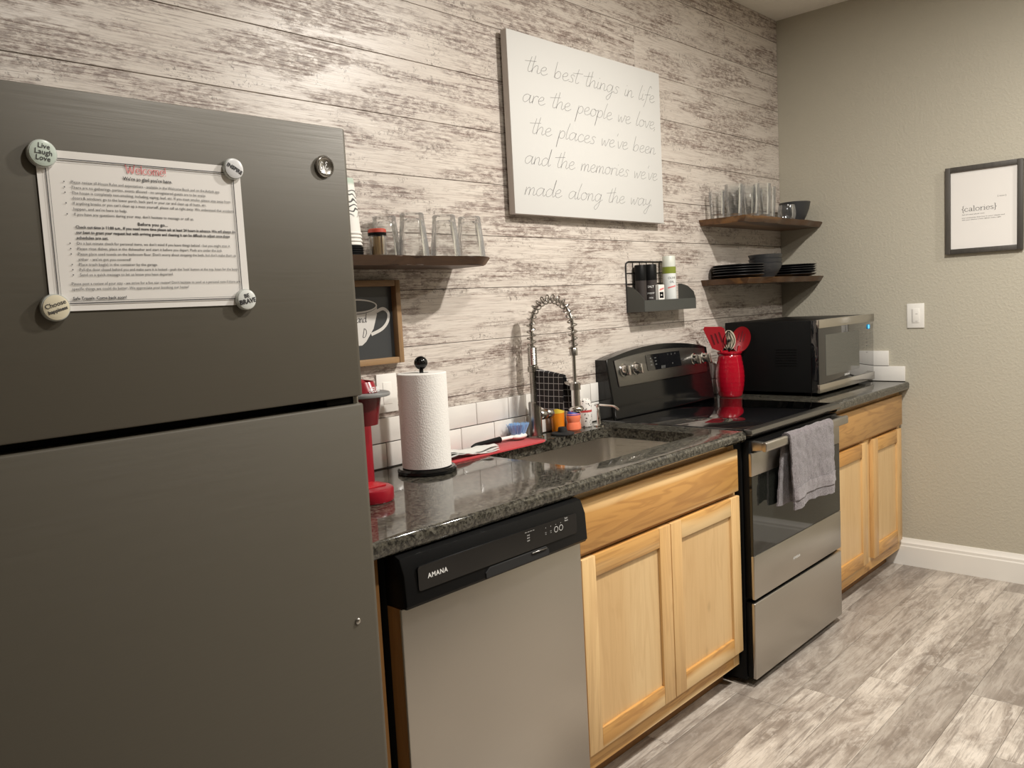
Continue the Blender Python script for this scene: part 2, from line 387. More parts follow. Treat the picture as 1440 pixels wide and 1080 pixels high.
SERIF = {
 'c': ([[(.66, .8), (.4, 1), (.1, .65), (.12, .25), (.42, 0), (.7, .2)]], .8),
 'a': ([[(.12, .82), (.35, 1), (.58, .8), (.58, .12), (.75, .03)], [(.58, .58), (.2, .45), (.1, .2), (.28, 0), (.58, .22)]], .8),
 'l': ([[(.2, 1.62), (.2, 0)], [(.03, 1.6), (.2, 1.62)], [(.02, .02), (.38, .02)]], .42),
 'o': ([[(.42, 1), (.12, .75), (.12, .25), (.42, 0), (.72, .25), (.72, .75), (.42, 1)]], .85),
 'r': ([[(.2, .98), (.2, 0)], [(.03, .96), (.2, .98)], [(.02, .02), (.4, .02)], [(.2, .6), (.4, .95), (.6, .9)]], .62),
 'i': ([[(.2, .98), (.2, 0)], [(.03, .96), (.2, .98)], [(.02, .02), (.38, .02)], [(.17, 1.42), (.23, 1.5)]], .42),
 'e': ([[(.12, .55), (.7, .55), (.62, .88), (.4, 1), (.12, .72), (.12, .25), (.42, 0), (.7, .2)]], .8),
 's': ([[(.55, .85), (.32, 1), (.12, .78), (.35, .52), (.58, .28), (.35, 0), (.08, .18)]], .68),
 'W': ([[(.1, 1.55), (.5, 0), (.85, 1.3)], [(.85, 1.3), (1.2, 0), (1.6, 1.55)], [(-.05, 1.55), (.3, 1.55)], [(1.42, 1.55), (1.75, 1.55)]], 1.75),
 'm': ([[(.2, .98), (.2, 0)], [(.03, .96), (.2, .98)], [(.02, .02), (.38, .02)], [(.2, .65), (.45, .98), (.62, .75), (.62, 0)], [(.5, .02), (.76, .02)], [(.62, .65), (.88, .98), (1.05, .75), (1.05, 0)], [(.92, .02), (1.2, .02)]], 1.28),
 '!': ([[(.2, 1.6), (.2, .45)], [(.18, .0), (.22, .1)]], .45),
 '{': ([[(.45, 1.75), (.27, 1.6), (.27, .95), (.08, .72), (.27, .5), (.27, -.2), (.45, -.35)]], .5),
 '}': ([[(.05, 1.75), (.23, 1.6), (.23, .95), (.42, .72), (.23, .5), (.23, -.2), (.05, -.35)]], .5), ' ': ([], .5)}
def pen(s, xh, width, origin, xdir, ydir, font=SCRIPT, slant=.0, contrast=0, total=None, jitter=0):
    adv = 0; lines = []
    for ch in s:
        if ch == ' ': adv += .75; continue
        g, a = font[ch]
        for st in g:
            p = [(x + adv + y * slant, y) for x, y in st]
            lines.append([Vector((q[0], q[1])) for q in (smooth_pts([(x, y, 0) for x, y in p], 7) if len(p) > 2 else [(*k, 0) for k in p])])
        adv += a
    k = (total / (adv * xh)) if total else 1.0
    X, Y, O = Vector(xdir), Vector(ydir), Vector(origin); V = []; F = []
    for ln in lines:
        P = [Vector((q.x * xh * k, q.y * xh)) for q in ln]; n0 = len(V)
        for i, p in enumerate(P):
            t = (P[min(i + 1, len(P) - 1)] - P[max(0, i - 1)]); t = t.normalized() if t.length else Vector((1, 0))
            nn = Vector((-t.y, t.x)); wd = width * (1 - contrast * (1 - abs(t.y))) / 2
            for sg in (-1, 1):
                q = p + nn * wd * sg; V.append(O + X * q.x + Y * q.y)
        for i in range(len(P) - 1): F.append([n0 + 2 * i, n0 + 2 * i + 1, n0 + 2 * i + 3, n0 + 2 * i + 2])
    return V, F
PX, PZ = (1, 0, 0), (0, 0, 1)

# ------------------------------------------------------------------ room shell
H = 2.777; XL = -7.6; YF = -7.4
def shell(name, m, *b): return tag(BX(name, m, None, *b), kind='structure')
floor = shell('floor', M_gap, XL, 0, YF, 0, -.06, -.004)
shell('ceiling', M_ceil, XL - .1, .1, YF - .1, .1, H, H + .08)
wall_back = shell('wall_back', M_gap, XL, .1, .004, .1, 0, H)
wall_right = shell('wall_right', M_wall, 0, .1, YF, .004, -.06, H)
shell('wall_left', M_wall, XL - .1, XL, YF - .1, .1, -.06, H)
shell('wall_front', M_wall, XL, .1, YF - .1, YF, -.06, H)
# floor planks, each its own piece
w_ = .155; y = -.62 + .155 * 2; row = 0
starts = {-.62: -1.725, -.775: -1.55, -.93: -1.33, -1.085: -1.11, -1.24: -.3, -1.395: -1.637, -1.55: -.8}
while y > -2.9:
    y1, y0 = y, y - w_
    x = starts.get(round(y, 3), -R_.uniform(.1, .9)); Lp = .965
    while x < 0: x += Lp
    while x > -4.0:
        a, b = max(x - Lp, -4.3), min(x, -.001)
        if b - a > .02: BX('plank', M_floor, floor, a + .0004, b - .0004, y0 + .0004, y1 - .0004, -.004, 0, .0006, 1)
        x -= Lp
    y -= w_
BX('subfloor', M_floor, floor, XL, -4.3, YF, -.3, -.004, 0); BX('subfloor', M_floor, floor, -4.3, -.001, YF, y + .0, -.004, 0)
# wall planks
zk, pw = 2.3166, .1742; row = 0
joints = [-.3, -.55, -1.3, -1.25, -1.65, -1.5, -1.45, -.08, -2.75, -2.8, -2.75]
z = zk + 3 * pw; i = 0
while z > 1.07:
    z1, z0 = min(z, H), max(z - pw, 1.0)
    x = joints[i % len(joints)]; edges = [-.001]
    if i not in (3, 4, 5, 6): edges.append(x)
    xx = x - 2.44
    while xx > -4.6: edges.append(xx); xx -= 2.44
    edges.append(-4.9)
    for b, a in zip(edges, edges[1:]):
        if z1 - z0 > .01: BX('plank', M_plank, wall_back, a + .0001, b - .0001, -.008 - R_.uniform(0, .0012), .004, z0 + .0007, z1 - .0007, .0011, 1)
    z -= pw; i += 1
# tiles
BX('grout', M_grout, wall_back, -3.35, -.001, -.0125, -.006, .9, 1.0655)
for zt, off in ((.9925, -2.321), (.917, -2.396)):
    x = off - .155 * 6
    while x < -.1:
        BX('tile', M_tile, wall_back, x + .001, min(x + .154, -.012), -.0185, -.0125, zt, zt + .073, .0022, 2)
        x += .155
BX('grout', M_grout, wall_right, -.006, 0, -.55, -.019, .915, 1.0645)
for a, b, z0 in ((-.631, -.4775, .917), (-.476, -.322, .917), (-.3205, -.1665, .917), (-.165, -.02, .917), (-.555, -.401, .9925), (-.3995, -.2455, .9925), (-.244, -.09, .9925)):
    BX('tile', M_tile, wall_right, -.0125, -.0, a, b, z0, z0 + .073, .0022, 2)
# baseboard on the right wall
pro = [(0, 0), (-.015, 0), (-.015, .094), (-.0125, .1), (-.0125, .112), (-.009, .118), (-.006, .128), (-.004, .1355), (0, .1355)]
bm = NB(); A = [bm.verts.new((p[0], -.535, p[1])) for p in pro]; B = [bm.verts.new((p[0], YF, p[1])) for p in pro]
for k in range(len(pro)): bm.faces.new((A[k], A[(k + 1) % len(pro)], B[(k + 1) % len(pro)], B[k]))
bm.faces.new(A); bm.faces.new(B[::-1])
tag(obj('baseboard_right', bm, M_white, None, smooth=20), kind='structure')

# ------------------------------------------------------------------ refrigerator
FX0, FX1, FY = -4.085, -3.333, -.777
fr = thing('refrigerator', 'slate grey top-freezer refrigerator with a paper notice on its door', 'refrigerator', ((FX0 + FX1) / 2, -.4, 0))
BX('cabinet', M_slate, fr, FX0 + .004, FX1 - .004, FY + .072, -.03, .02, 1.69, .006)
for nm, z0, z1 in (('freezer_door', 1.2335, 1.7035), ('lower_door', .07, 1.2195)):
    bm = NB(); prism(bm, rrect(FX0, FX1, FY, FY + .065, .012, 4), 'z', z0, z1, .0035, 2); obj(nm, bm, M_slate, fr)
BX('gasket', M_rubber, fr, FX0 + .012, FX1 - .012, FY + .055, FY + .075, .08, 1.695)
BX('divider', M_blackm, fr, FX0 + .006, FX1 - .006, FY + .05, FY + .074, 1.216, 1.237)
hg = BX('hinge', M_blackm, fr, FX1 - .075, FX1 - .006, FY + .012, FY + .06, 1.2195, 1.2335, .003)
bm = NB(); lathe(bm, [(0, -.0), (.006, 0), (.006, .013), (0, .013)], (FX1 - .014, FY + .012, 1.2195), 14); obj('hinge_pin', bm, M_nickel, hg)
bm = NB(); prism(bm, rrect(FX1 - .085, FX1 - .012, FY + .03, FY + .13, .012), 'z', 1.69, 1.7095, .004); obj('hinge_cover', bm, M_blackm, fr)
BX('base_grille', M_blackm, fr, FX0 + .02, FX1 - .02, FY + .05, FY + .075, .0, .065)
for sx in (FX0 + .06, FX1 - .06):
    bm = NB(); lathe(bm, [(0, 0), (.018, 0), (.018, .02), (0, .02)], (sx, -.12, 0), 14); obj('foot', bm, M_blackm, fr)
em = NB(); lathe(em, [(0, -.001), (.0185, -.001), (.0185, .0035), (.0172, .005), (.0158, .005), (.0148, .0036), (.0138, .0046), (.0125, .0036), (0, .0036)], (-3.386, FY, 1.634), 40, 'y')
e_ = obj('emblem', em, M_nickel, fr)
put('monogram', [pen('G', .0062, .0011, (-3.3965, FY - .0042, 1.6275), PX, PZ), pen('E', .0062, .0011, (-3.3865, FY - .0042, 1.6285), PX, PZ)], M_lettering, e_)
bm = NB(); lathe(bm, [(0, 0), (.0055, 0), (.0055, .002), (.003, .004), (0, .0043)], (-3.3835, FY, .828), 20, 'y'); obj('screw_cap', bm, M_nickel, fr)

# notice on the freezer door and its magnets
YP = FY - .0012
nt = thing('notice', 'printed white welcome notice with a red heading held on the refrigerator door by magnets', 'notice', (-3.693, YP, 1.403))
bm = NB(); sheet(bm, lambda u, v: (-3.8395 + .2935 * u, YP - .0006 - .0012 * math.sin(u * PI) * math.sin(v * PI), 1.4035 + .2155 * v), 12, 8, .0004); obj('sheet_of_paper', bm, M_paper, nt)
YT = YP - .0024
def rect2(x0, x1, z0, z1, t, yy):
    P = []; F = []
    for a, b, c, d in ((x0, x1, z1 - t, z1), (x0, x1, z0, z0 + t), (x0, x0 + t, z0, z1), (x1 - t, x1, z0, z1)):
        k = len(P); P += [Vector((a, yy, c)), Vector((b, yy, c)), Vector((b, yy, d)), Vector((a, yy, d))]; F.append([k, k + 1, k + 2, k + 3])
    return P, F
put('border', [rect2(-3.8295, -3.5585, 1.413, 1.6085, .0013, YT), rect2(-3.8258, -3.5622, 1.4165, 1.605, .0005, YT)], M_ink, nt)
put('heading', [pen('Welcome!', .0076, .0013, (-3.7245, YT, 1.5955), PX, PZ, SERIF, 0, .55, .060)], M_redink, nt)
T = []
def line(s, x, zz, wd, size=.0057, bold=0, align='LEFT'):
    p, f = text(s, size, (0, YT, zz), PX, PZ, 'LEFT', bold)
    w0 = max(q.x for q in p); k = wd / w0 if wd else 1
    for q in p: q.x = x + q.x * k
    T.append((p, f))
line("We're so glad you're here.", -3.7285, 1.5855, .071, .0068, .00012)
rows = [("Please review all House Rules and expectations - available in the Welcome Book and on the Airbnb app.", 1.576, .216, 1),
 ("There are no gatherings, parties, events allowed - no unregistered guests are to be onsite.", 1.5688, .193, 1),
 ("The house is completely non-smoking, including vaping, bud, etc. If you must smoke, please stay away from", 1.5617, .232, 1),
 ("doors & windows; go to the lower porch, back yard or your car and clean up all butts, etc.", 1.5546, .192, 0),
 ("If anything breaks or you can't clean up a mess yourself, please call us right away. We understand that accidents", 1.5475, .237, 1),
 ("happen, and we're here to help.", 1.54, .072, 0), ("If you have any questions during your stay, don't hesitate to message or call us.", 1.5328, .17, 1)]
rows += [("Do a last minute check for personal items, we don't mind if you leave things behind - but you might miss it.", 1.4935, .226, 1),
 ("Please rinse dishes, place in the dishwasher and start it before you depart. Pods are under the sink.", 1.4863, .212, 1),
 ("Please place used towels on the bathroom floor. Don't worry about stripping the beds, but don't make them up", 1.479, .234, 1),
 ("either - we've got you covered!", 1.4717, .071, 0), ("Place trash bag(s) in the container by the garage.", 1.4647, .109, 1),
 ("Pull the door closed behind you and make sure it is locked - push the 'lock' button at the top, listen for the beep.", 1.4577, .236, 1),
 ("Send us a quick message to let us know you have departed.", 1.4507, .131, 1)]
for s, zz, wd, bl in rows:
    line(s, -3.799, zz, wd)
    if bl: T.append(([Vector((-3.8075 + .0009 * math.cos(a * PI / 4), YT, zz + .0018 + .0009 * math.sin(a * PI / 4))) for a in range(8)], [list(range(8))]))
line("Before you go...", -3.714, 1.522, .044, .0064, .00012)
for s, zz, wd in (("Check out time is 11:00 a.m., If you need more time please ask at least 24 hours in advance. We will always do", 1.5155, .2355),
                  ("our best to grant your request but with arriving guests and cleaning it can be difficult to adjust once these", 1.5083, .226), ("schedules are set.", 1.501, .042)):
    line(s, -3.7985, zz, wd, .0057, .00014)
line("Please post a review of your stay - we strive for a five star review! Don't hesitate to send us a personal note if there are", -3.811, 1.4385, .2495)
line("specific things we could do better. We appreciate your booking our home!", -3.811, 1.4315, .165)
line("Safe Travels. Come back soon!", -3.811, 1.4185, .072, .0057, .00014)
tag(put('body_text', T, M_ink, nt), kind='stuff')
M_rim = mat('glass_rim', (.50, .52, .49), .05, coat=1)
def magnet(label, x, zz, r, words_, face, tilt, h=.0105):
    t = thing('magnet', label, 'magnet', (x, FY - .002, zz), 'round glass magnets on the refrigerator')
    bm = NB(); lathe(bm, [(0, 0), (r, 0), (r * 1.01, h * .35), (r * .97, h * .6), (r * .86, h * .62), (0, h * .62)], (x, FY - .0022, zz), 36, 'y'); obj('glass_rim', bm, M_rim, t)
    dm = lambda q: h * (.62 + .3 * math.sqrt(max(0, 1 - (q / r) ** 2)))
    bm = NB(); lathe(bm, [(r * .9, h * .55)] + [(r * .9 * (1 - k / 8), dm(r * .9 * (1 - k / 8))) for k in range(9)], (x, FY - .0022, zz), 36, 'y'); obj('picture_dome', bm, face, t)
    c, s_ = math.cos(tilt), math.sin(tilt); xd = (c, 0, s_); yd = (-s_, 0, c); ch = []
    for tx, sz, dy, bold in words_:
        p, f = text(tx, sz, (0, 0, 0), PX, PZ, 'CENTER', bold)
        ch.append(([Vector((x + q.x * c - (q.z + dy) * s_, FY - .0026 - dm(min(r, math.hypot(q.x, q.z + dy))), zz + q.x * s_ + (q.z + dy) * c)) for q in p], f))
    put('lettering', ch, M_ink, t)
    return t
M_mg = [mat('magnet_green', (.56, .64, .57), .25, coat=1), mat('magnet_silver', (.66, .66, .66), .25, coat=1), mat('magnet_cream', (.70, .64, .48), .25, coat=1), mat('magnet_white', (.68, .70, .67), .25, coat=1)]
magnet('pale green glass magnet reading Live Laugh Love at the notice top left corner', -3.832, 1.612, .0185, [('Live', .0095, .006, .0001), ('Laugh', .0095, -.002, .0001), ('Love', .0095, -.010, .0001)], M_mg[0], -.15)
magnet('clear glass magnet reading INSPIRE at the notice top right corner', -3.559, 1.6145, .0165, [('INSPIRE', .0080, -.003, .0004)], M_mg[1], -.5)
magnet('cream glass magnet reading Choose happiness at the notice lower left corner', -3.835, 1.409, .0185, [('Choose', .0088, .0015, .0001), ('happiness', .0066, -.006, .0002)], M_mg[2], .3)
magnet('white glass magnet reading BE BRAVE at the notice lower right corner', -3.5555, 1.4115, .0168, [('BE', .0085, .003, .0003), ('BRAVE', .0098, -.006, .0005)], M_mg[3], .18)

# ------------------------------------------------------------------ base cabinets
def cab_door(root, x0, x1, z0, z1, yb, yf):
    st = .06; p = BX('door', M_wpanel, root, x0 + st - .006, x1 - st + .006, yf + .009, yb, z0 + st - .006, z1 - st + .006, .001, 1)
    for a, b in ((x0, x0 + st), (x1 - st, x1)): BX('stile', M_wz, p, a, b, yf, yb, z0, z1, .0018)
    for a, b in ((z0, z0 + st), (z1 - st, z1)): BX('rail', M_wx, p, x0 + st + .0003, x1 - st - .0003, yf + .0003, yb, a, b, .0018)
    return p
def cabinet(name, label, x0, x1, doors, front, mid):
    t = thing(name, label, 'cabinet', ((x0 + x1) / 2, -.3, 0)); yb = -.600
    for a, b in ((x0, x0 + .016), (x1 - .016, x1)): BX('side_panel', M_wz, t, a, b, yb + .02, -.03, .09, .875)
    BX('bottom_panel', M_wpanel, t, x0 + .016, x1 - .016, yb + .02, -.03, .09, .106); BX('back_panel', M_wpanel, t, x0 + .016, x1 - .016, -.036, -.03, .106, .6)
    for a, b in ((x0, x0 + .04), (x1 - .04, x1)): BX('face_stile', M_wz, t, a, b, yb, yb + .019, .078, .875, .001, 1)
    for a, b in ((.078, .14), (.69, .72), (.845, .875)): BX('face_rail', M_wx, t, x0 + .04, x1 - .04, yb, yb + .019, a, b, .001, 1)
    if mid: BX('face_stile', M_wz, t, mid[0], mid[1], yb, yb + .019, .14, .69, .001, 1)
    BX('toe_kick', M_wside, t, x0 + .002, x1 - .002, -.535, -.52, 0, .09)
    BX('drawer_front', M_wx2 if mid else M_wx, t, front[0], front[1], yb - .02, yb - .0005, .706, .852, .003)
    for a, b in doors: cab_door(t, a, b, .1346, .6892, yb - .0005, yb - .0205)
    return t
cabinet('sink_cabinet', 'natural wood base cabinet with two doors under the sink', -2.573, -1.664, ((-2.544, -2.1075), (-2.1035, -1.6685)), (-2.547, -1.672), None)
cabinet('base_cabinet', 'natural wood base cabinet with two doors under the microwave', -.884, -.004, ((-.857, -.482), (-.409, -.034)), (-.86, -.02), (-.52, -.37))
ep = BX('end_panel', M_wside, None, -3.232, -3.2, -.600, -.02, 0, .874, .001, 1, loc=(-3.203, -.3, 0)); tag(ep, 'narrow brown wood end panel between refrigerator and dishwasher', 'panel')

# ------------------------------------------------------------------ countertops and sink
def counter_slab(name, label, x0, x1, hole=None, side=None):
    y0, y1, z0, z1 = -.648, -.0195, .8765, .914
    bm = NB()
    if hole:
        hx0, hx1, hy0, hy1, r = hole; inner = rrect(hx0, hx1, hy0, hy1, r, 6); outer = []
        cs = [(x1, y1), (x0, y1), (x0, y0), (x1, y0)]
        for q in range(4): outer += [cs[q]] * 7
        n = len(inner); rows = []
        for z in (z1, z0):
            vo = {}; o_ = []
            for p in outer:
                if p not in vo: vo[p] = bm.verts.new((*p, z))
                o_.append(vo[p])
            rows.append((o_, [bm.verts.new((*p, z)) for p in inner]))
        for o_, i_ in rows:
            for k in range(n):
                l = (k + 1) % n; q = [o_[k], i_[k], i_[l], o_[l]] if o_[k] is not o_[l] else [o_[k], i_[k], i_[l]]
                bm.faces.new(q)
        for k in range(n):
            l = (k + 1) % n; bm.faces.new((rows[0][1][k], rows[1][1][k], rows[1][1][l], rows[0][1][l]))
            if rows[0][0][k] is not rows[0][0][l]: bm.faces.new((rows[0][0][k], rows[0][0][l], rows[1][0][l], rows[1][0][k]))
    else: box(bm, x0, x1, y0, y1, z0, z1)
    es = [e for e in bm.edges if all(abs(v.co.y - y0) < 1e-5 for v in e.verts) and abs(e.verts[0].co.z - e.verts[1].co.z) < 1e-5]
    bmesh.ops.bevel(bm, geom=es, offset=.012, segments=5, profile=.5, affect='EDGES')
    return tag(obj(name, bm, M_granite, None, ((x0 + x1) / 2, -.33, z0)), label, 'countertop')
SK = (-2.42, -1.775, -.535, -.135, .05)
counter_slab('countertop', 'dark speckled granite countertop around the sink', -3.325, -1.664, SK)
counter_slab('countertop', 'dark speckled granite countertop under the microwave', -.886, -.002)
sk = thing('sink', 'stainless steel undermount sink set into the granite countertop', 'sink', (-2.1, -.335, .7))
bm = NB(); loops = []
def sl(g, z, r): return [bm.verts.new((*p, z)) for p in rrect(SK[0] - g, SK[1] + g, SK[2] - g, SK[3] + g, r, 6)]
loops = [sl(.025, .8755, .07), sl(.025, .8745, .07), sl(.004, .8745, .052), sl(-.004, .72, .05), sl(-.03, .69, .04)]
for A, B in zip(loops, loops[1:]):
    for k in range(len(A)): bm.faces.new((A[k], A[(k + 1) % len(A)], B[(k + 1) % len(A)], B[k]))
inner_in = sl(.002, .8755, .052)
for k in range(len(inner_in)): bm.faces.new((loops[0][k], loops[0][(k + 1) % 28], inner_in[(k + 1) % 28], inner_in[k]))
lip = sl(-.0025, .72, .05); fl = sl(-.03, .6925, .04)
for A, B in ((inner_in, lip), (lip, fl)):
    for k in range(28): bm.faces.new((A[k], A[(k + 1) % 28], B[(k + 1) % 28], B[k]))
bm.faces.new(fl); bm.faces.new(loops[-1]); obj('basin', bm, M_sinksteel, sk)
bm = NB(); lathe(bm, [(0, .0005), (.025, .0005), (.03, .002), (.044, .003), (.045, 0), (0, 0)], (-2.1, -.33, .6926), 28); obj('drain', bm, M_chrome, sk)

# ------------------------------------------------------------------ dishwasher
D0, D1, DY = -3.187, -2.578, -.648
dw = thing('dishwasher', 'stainless steel dishwasher with black control panel beside the refrigerator', 'dishwasher', ((D0 + D1) / 2, -.3, 0))
BX('tub', M_rubber, dw, D0 + .006, D1 - .006, -.60, -.04, .08, .868)
BX('brown_door_side', M_wside, dw, D0 + .0035, D1 - .003, DY + .007, -.602, .126, .758)  # brown wood-toned box behind the steel skin, seen as the door's side
BX('door_panel', M_steel, dw, D0 + .003, D1 - .002, DY, DY + .008, .125, .7585, .003, 3)
bm = NB(); prism(bm, [(-.602, .7605), (-.666, .7605), (-.672, .768), (-.668, .835), (-.655, .868), (-.64, .8735), (-.602, .8735)], 'x', D0 + .001, D1 + .0, .004, 2)
cp = obj('control_panel', bm, M_blackm, dw)
bm = NB(); prism(bm, rrect(D0 + .035, D1 - .045, .793, .846, .006, 3), 'y', -.6685, -.673); ins = obj('control_inset', bm, M_black, cp)
put('lettering', [text('AMANA', .0145, (-3.126, -.6735, .8155), PX, PZ, 'LEFT', .0004, 1.15)], M_lettering, cp)
mk = []
for k in range(4): mk.append(text('—', .006, (-2.818 + k * .009, -.6735, .838), PX, PZ, 'LEFT', .0002))
for k in range(3): mk.append(text('ooo', .006, (-2.812, -.6735, .83 - k * .0065), PX, PZ, 'LEFT', 0))
for k in range(4):
    xx = -2.742 + k * .019
    mk.append(([Vector((xx + (.0075 if a % 2 else .0063) * math.cos(a // 2 * PI / 8), -.6735, .822 + (.0075 if a % 2 else .0063) * math.sin(a // 2 * PI / 8))) for a in range(34)], [[2 * a, 2 * a + 1, 2 * a + 3, 2 * a + 2] for a in range(16)]) if k > 1 else text('::', .012, (xx - .004, -.6735, .818), PX, PZ))
    mk.append(text('•', .007, (xx - .002, -.6735, .832), PX, PZ))
mk.append(text('Start', .006, (-2.67, -.6735, .84), PX, PZ)); mk.append(text('Reset', .006, (-2.67, -.6735, .834), PX, PZ))
tag(put('control_marks', mk, M_lettering, cp), kind='stuff')
bm = NB(); prism(bm, [(-2.955, .766), (-2.955, .779), (-2.94, .789), (-2.745, .789), (-2.735, .779), (-2.735, .766)], 'y', -.669, -.6745, .001, 1); hp = obj('handle_pocket', bm, M_rubber, cp)
BX('latch_lip', M_steeld, hp, -2.80, -2.745, -.678, -.6745, .784, .787, .0008, 1)
BX('kick_plate', M_blackm, dw, D0 + .004, D1 - .004, -.565, -.55, 0, .118)
for sx in (D0 + .07, D1 - .07):
    bm = NB(); lathe(bm, [(0, 0), (.012, 0), (.012, .08), (0, .08)], (sx, -.2, 0), 12); obj('foot', bm, M_blackm, dw)

# ------------------------------------------------------------------ range
X0, X1 = -1.653, -.893
rg = thing('range', 'black and stainless electric range with a smooth glass cooktop', 'range', ((X0 + X1) / 2, -.33, 0))
BX('body', M_blackm, rg, X0, X1, -.622, -.03, .02, .895, .003)
bm = NB(); prism(bm, rrect(X0 - .003, X1 + .003, -.636, -.028, .006, 3), 'z', .896, .9175, .003); ck = obj('cooktop', bm, M_glassblack, rg)
bm = NB(); prism(bm, [(-.636, .8975), (-.664, .8975), (-.668, .903), (-.664, .916), (-.655, .9185), (-.636, .9185)], 'x', X0 - .003, X1 + .003, .002, 1); obj('front_trim', bm, M_steeld, ck)
def shear(bm):
    for v in bm.verts: v.co.y += max(0, v.co.z - .93) * .16
def arc_top(x, zc, drop, x0=X0, x1=X1): return zc - drop * ((2 * x - x0 - x1) / (x1 - x0)) ** 2
xs = [X0 + (X1 - X0) * k / 20 for k in range(21)]
bm = NB(); prism(bm, [(X0, .9175), (X1, .9175)] + [(x, arc_top(x, 1.19, .038)) for x in xs[::-1]], 'y', -.098, -.022, .006, 3); shear(bm); bg = obj('backguard', bm, M_black, rg)
xs2 = [X0 + .045 + (X1 - X0 - .075) * k / 20 for k in range(21)]
bm = NB(); prism(bm, [(X0 + .052, 1.043), (X1 - .036, 1.043)] + [(x, arc_top(x, 1.167, .026)) for x in xs2[::-1]], 'y', -.1035, -.097, .003, 2); shear(bm); pn = obj('control_panel', bm, M_steeld, rg)
bm = NB(); prism(bm, rrect(-1.395, -1.137, 1.087, 1.152, .003, 2), 'y', -.1055, -.103, .0006, 1); shear(bm); dp = obj('display', bm, M_glassblack, pn)
mk = []
def yz(zz, b=-.1062): return b + max(0, zz - .93) * .16
for cx_ in (-1.37, -1.335): 
    for k in range(3): mk.append(text('==', .011, (cx_, yz(1.135 - k * .013), 1.132 - k * .013), PX, PZ))
for k in range(3):
    for j in range(3): mk.append(text(str(3 * k + j + 1), .009, (-1.235 + j * .028, yz(1.14), 1.14 - k * .013), PX, PZ))
mk.append(text('0', .009, (-1.207, yz(1.101), 1.101), PX, PZ)); mk.append(text('[] [] []', .012, (-1.295, yz(1.093), 1.092), PX, PZ))
tag(put('display_marks', mk, mat('faint_print', (.30, .30, .29), .5), dp), kind='stuff')
for kx in (-1.562, -1.478, -1.03, -.945):
    bm = NB(); lathe(bm, [(0, 0), (.026, 0), (.026, .004), (.0215, .006), (.02, .024), (.0185, .026), (0, .026)], (kx, -.103, 1.106), 28, 'y'); shear(bm); kn = obj('knob', bm, M_chrome, pn)
    bm = NB(); box(bm, kx - .0055, kx + .0055, -.139, -.1285, 1.086, 1.126, .003); shear(bm); obj('grip', bm, M_chrome, kn)
# oven door
od = BX('oven_door', M_blackm, rg, X0 + .006, X1 - .004, -.652, -.624, .318, .878, .004)
BX('door_skin', M_steel, od, X0 + .002, X1 - .001, -.6605, -.648, .318, .474, .003); BX('upper_band', M_steel, od, X0 + .002, X1 - .001, -.6605, -.648, .754, .835, .003)
BX('window_glass', M_ovenglass, od, X0 + .003, X1 - .002, -.6590, -.648, .4745, .7535, .001, 1)
put('lettering', [text('AMANA', .0145, (-1.345, -.6609, .383), PX, PZ, 'LEFT', .0004, 1.2)], M_lettering, od)
hd = NB(); prism(hd, rrect(-.7115, -.693, .842, .876, .008, 4), 'x', X0 + .012, X1 - .036, .003); hd = obj('handle', hd, M_steel, od)
for hx in (X0 + .03, X1 - .052):
    bm = NB(); prism(bm, [(-.694, .846), (-.652, .84), (-.652, .874), (-.694, .872)], 'x', hx - .014, hx + .014, .003); obj('handle_bracket', bm, M_steel, hd)
dr = BX('drawer', M_blackm, rg, X0 + .006, X1 - .004, -.648, -.623, .03, .305, .003); BX('drawer_skin', M_steel, dr, X0 + .001, X1 - .001, -.6605, -.6455, .0305, .305, .004, 3)
for sx, sy in ((X0 + .05, -.56), (X1 - .05, -.56), (X0 + .05, -.1), (X1 - .05, -.1)):
    bm = NB(); lathe(bm, [(0, 0), (.015, 0), (.015, .021), (0, .021)], (sx, sy, 0), 12); obj('foot', bm, M_blackm, rg)
# terry towel over the oven handle
def hang(u, v):   # u across, v from front hem over the bar to the rear hem
    xs_ = -1.472 + .372 * u; L1, L2 = .262, .25
    wob = .006 * math.sin(u * 9 + 1) + .004 * math.sin(u * 17)
    s = v * (L1 + .05 + L2)
    if s < L1:
        d = (L1 - s) / L1; return (xs_ + .004 * d + .014 * d * (u - .5), -.7165 - .010 * d - wob * d + .004 * math.sin(u * 12 + 2) * d, .87 - (L1 - s) + (.006 * math.sin(u * 5) + .008 * u) * d)
    if s < L1 + .05:
        a = PI * (s - L1) / .05; return (xs_, -.7023 - .0142 * math.cos(a), .87 + .0115 * math.sin(a))
    d = (s - L1 - .05) / L2; return (xs_ - .028 * d * (1 - u), -.6881 + .010 * d + wob * .3 * d, .87 - (s - L1 - .05) - .01 * u * d)
bm = NB(); sheet(bm, hang, 60, 90, .006); rough(bm, .0035, 38, 3); rough(bm, .0012, 160, 9)
tw = thing('hand_towel', 'grey terry hand towel hanging over the oven door handle', 'towel', (-1.27, -.71, .87)); o = obj('terry_cloth', bm, M_towelgrey, tw)
M_hem = cloth_mat('terry_band', (.25, .22, .23), (.11, .095, .10), 260, .8)
def band(u, v):
    p = Vector(hang(u, .06 + .075 * v)); return (p.x, p.y - .0048, p.z)
bm = NB(); sheet(bm, band, 60, 8, .002); rough(bm, .0035, 38, 3); obj('woven_band', bm, M_hem, tw)

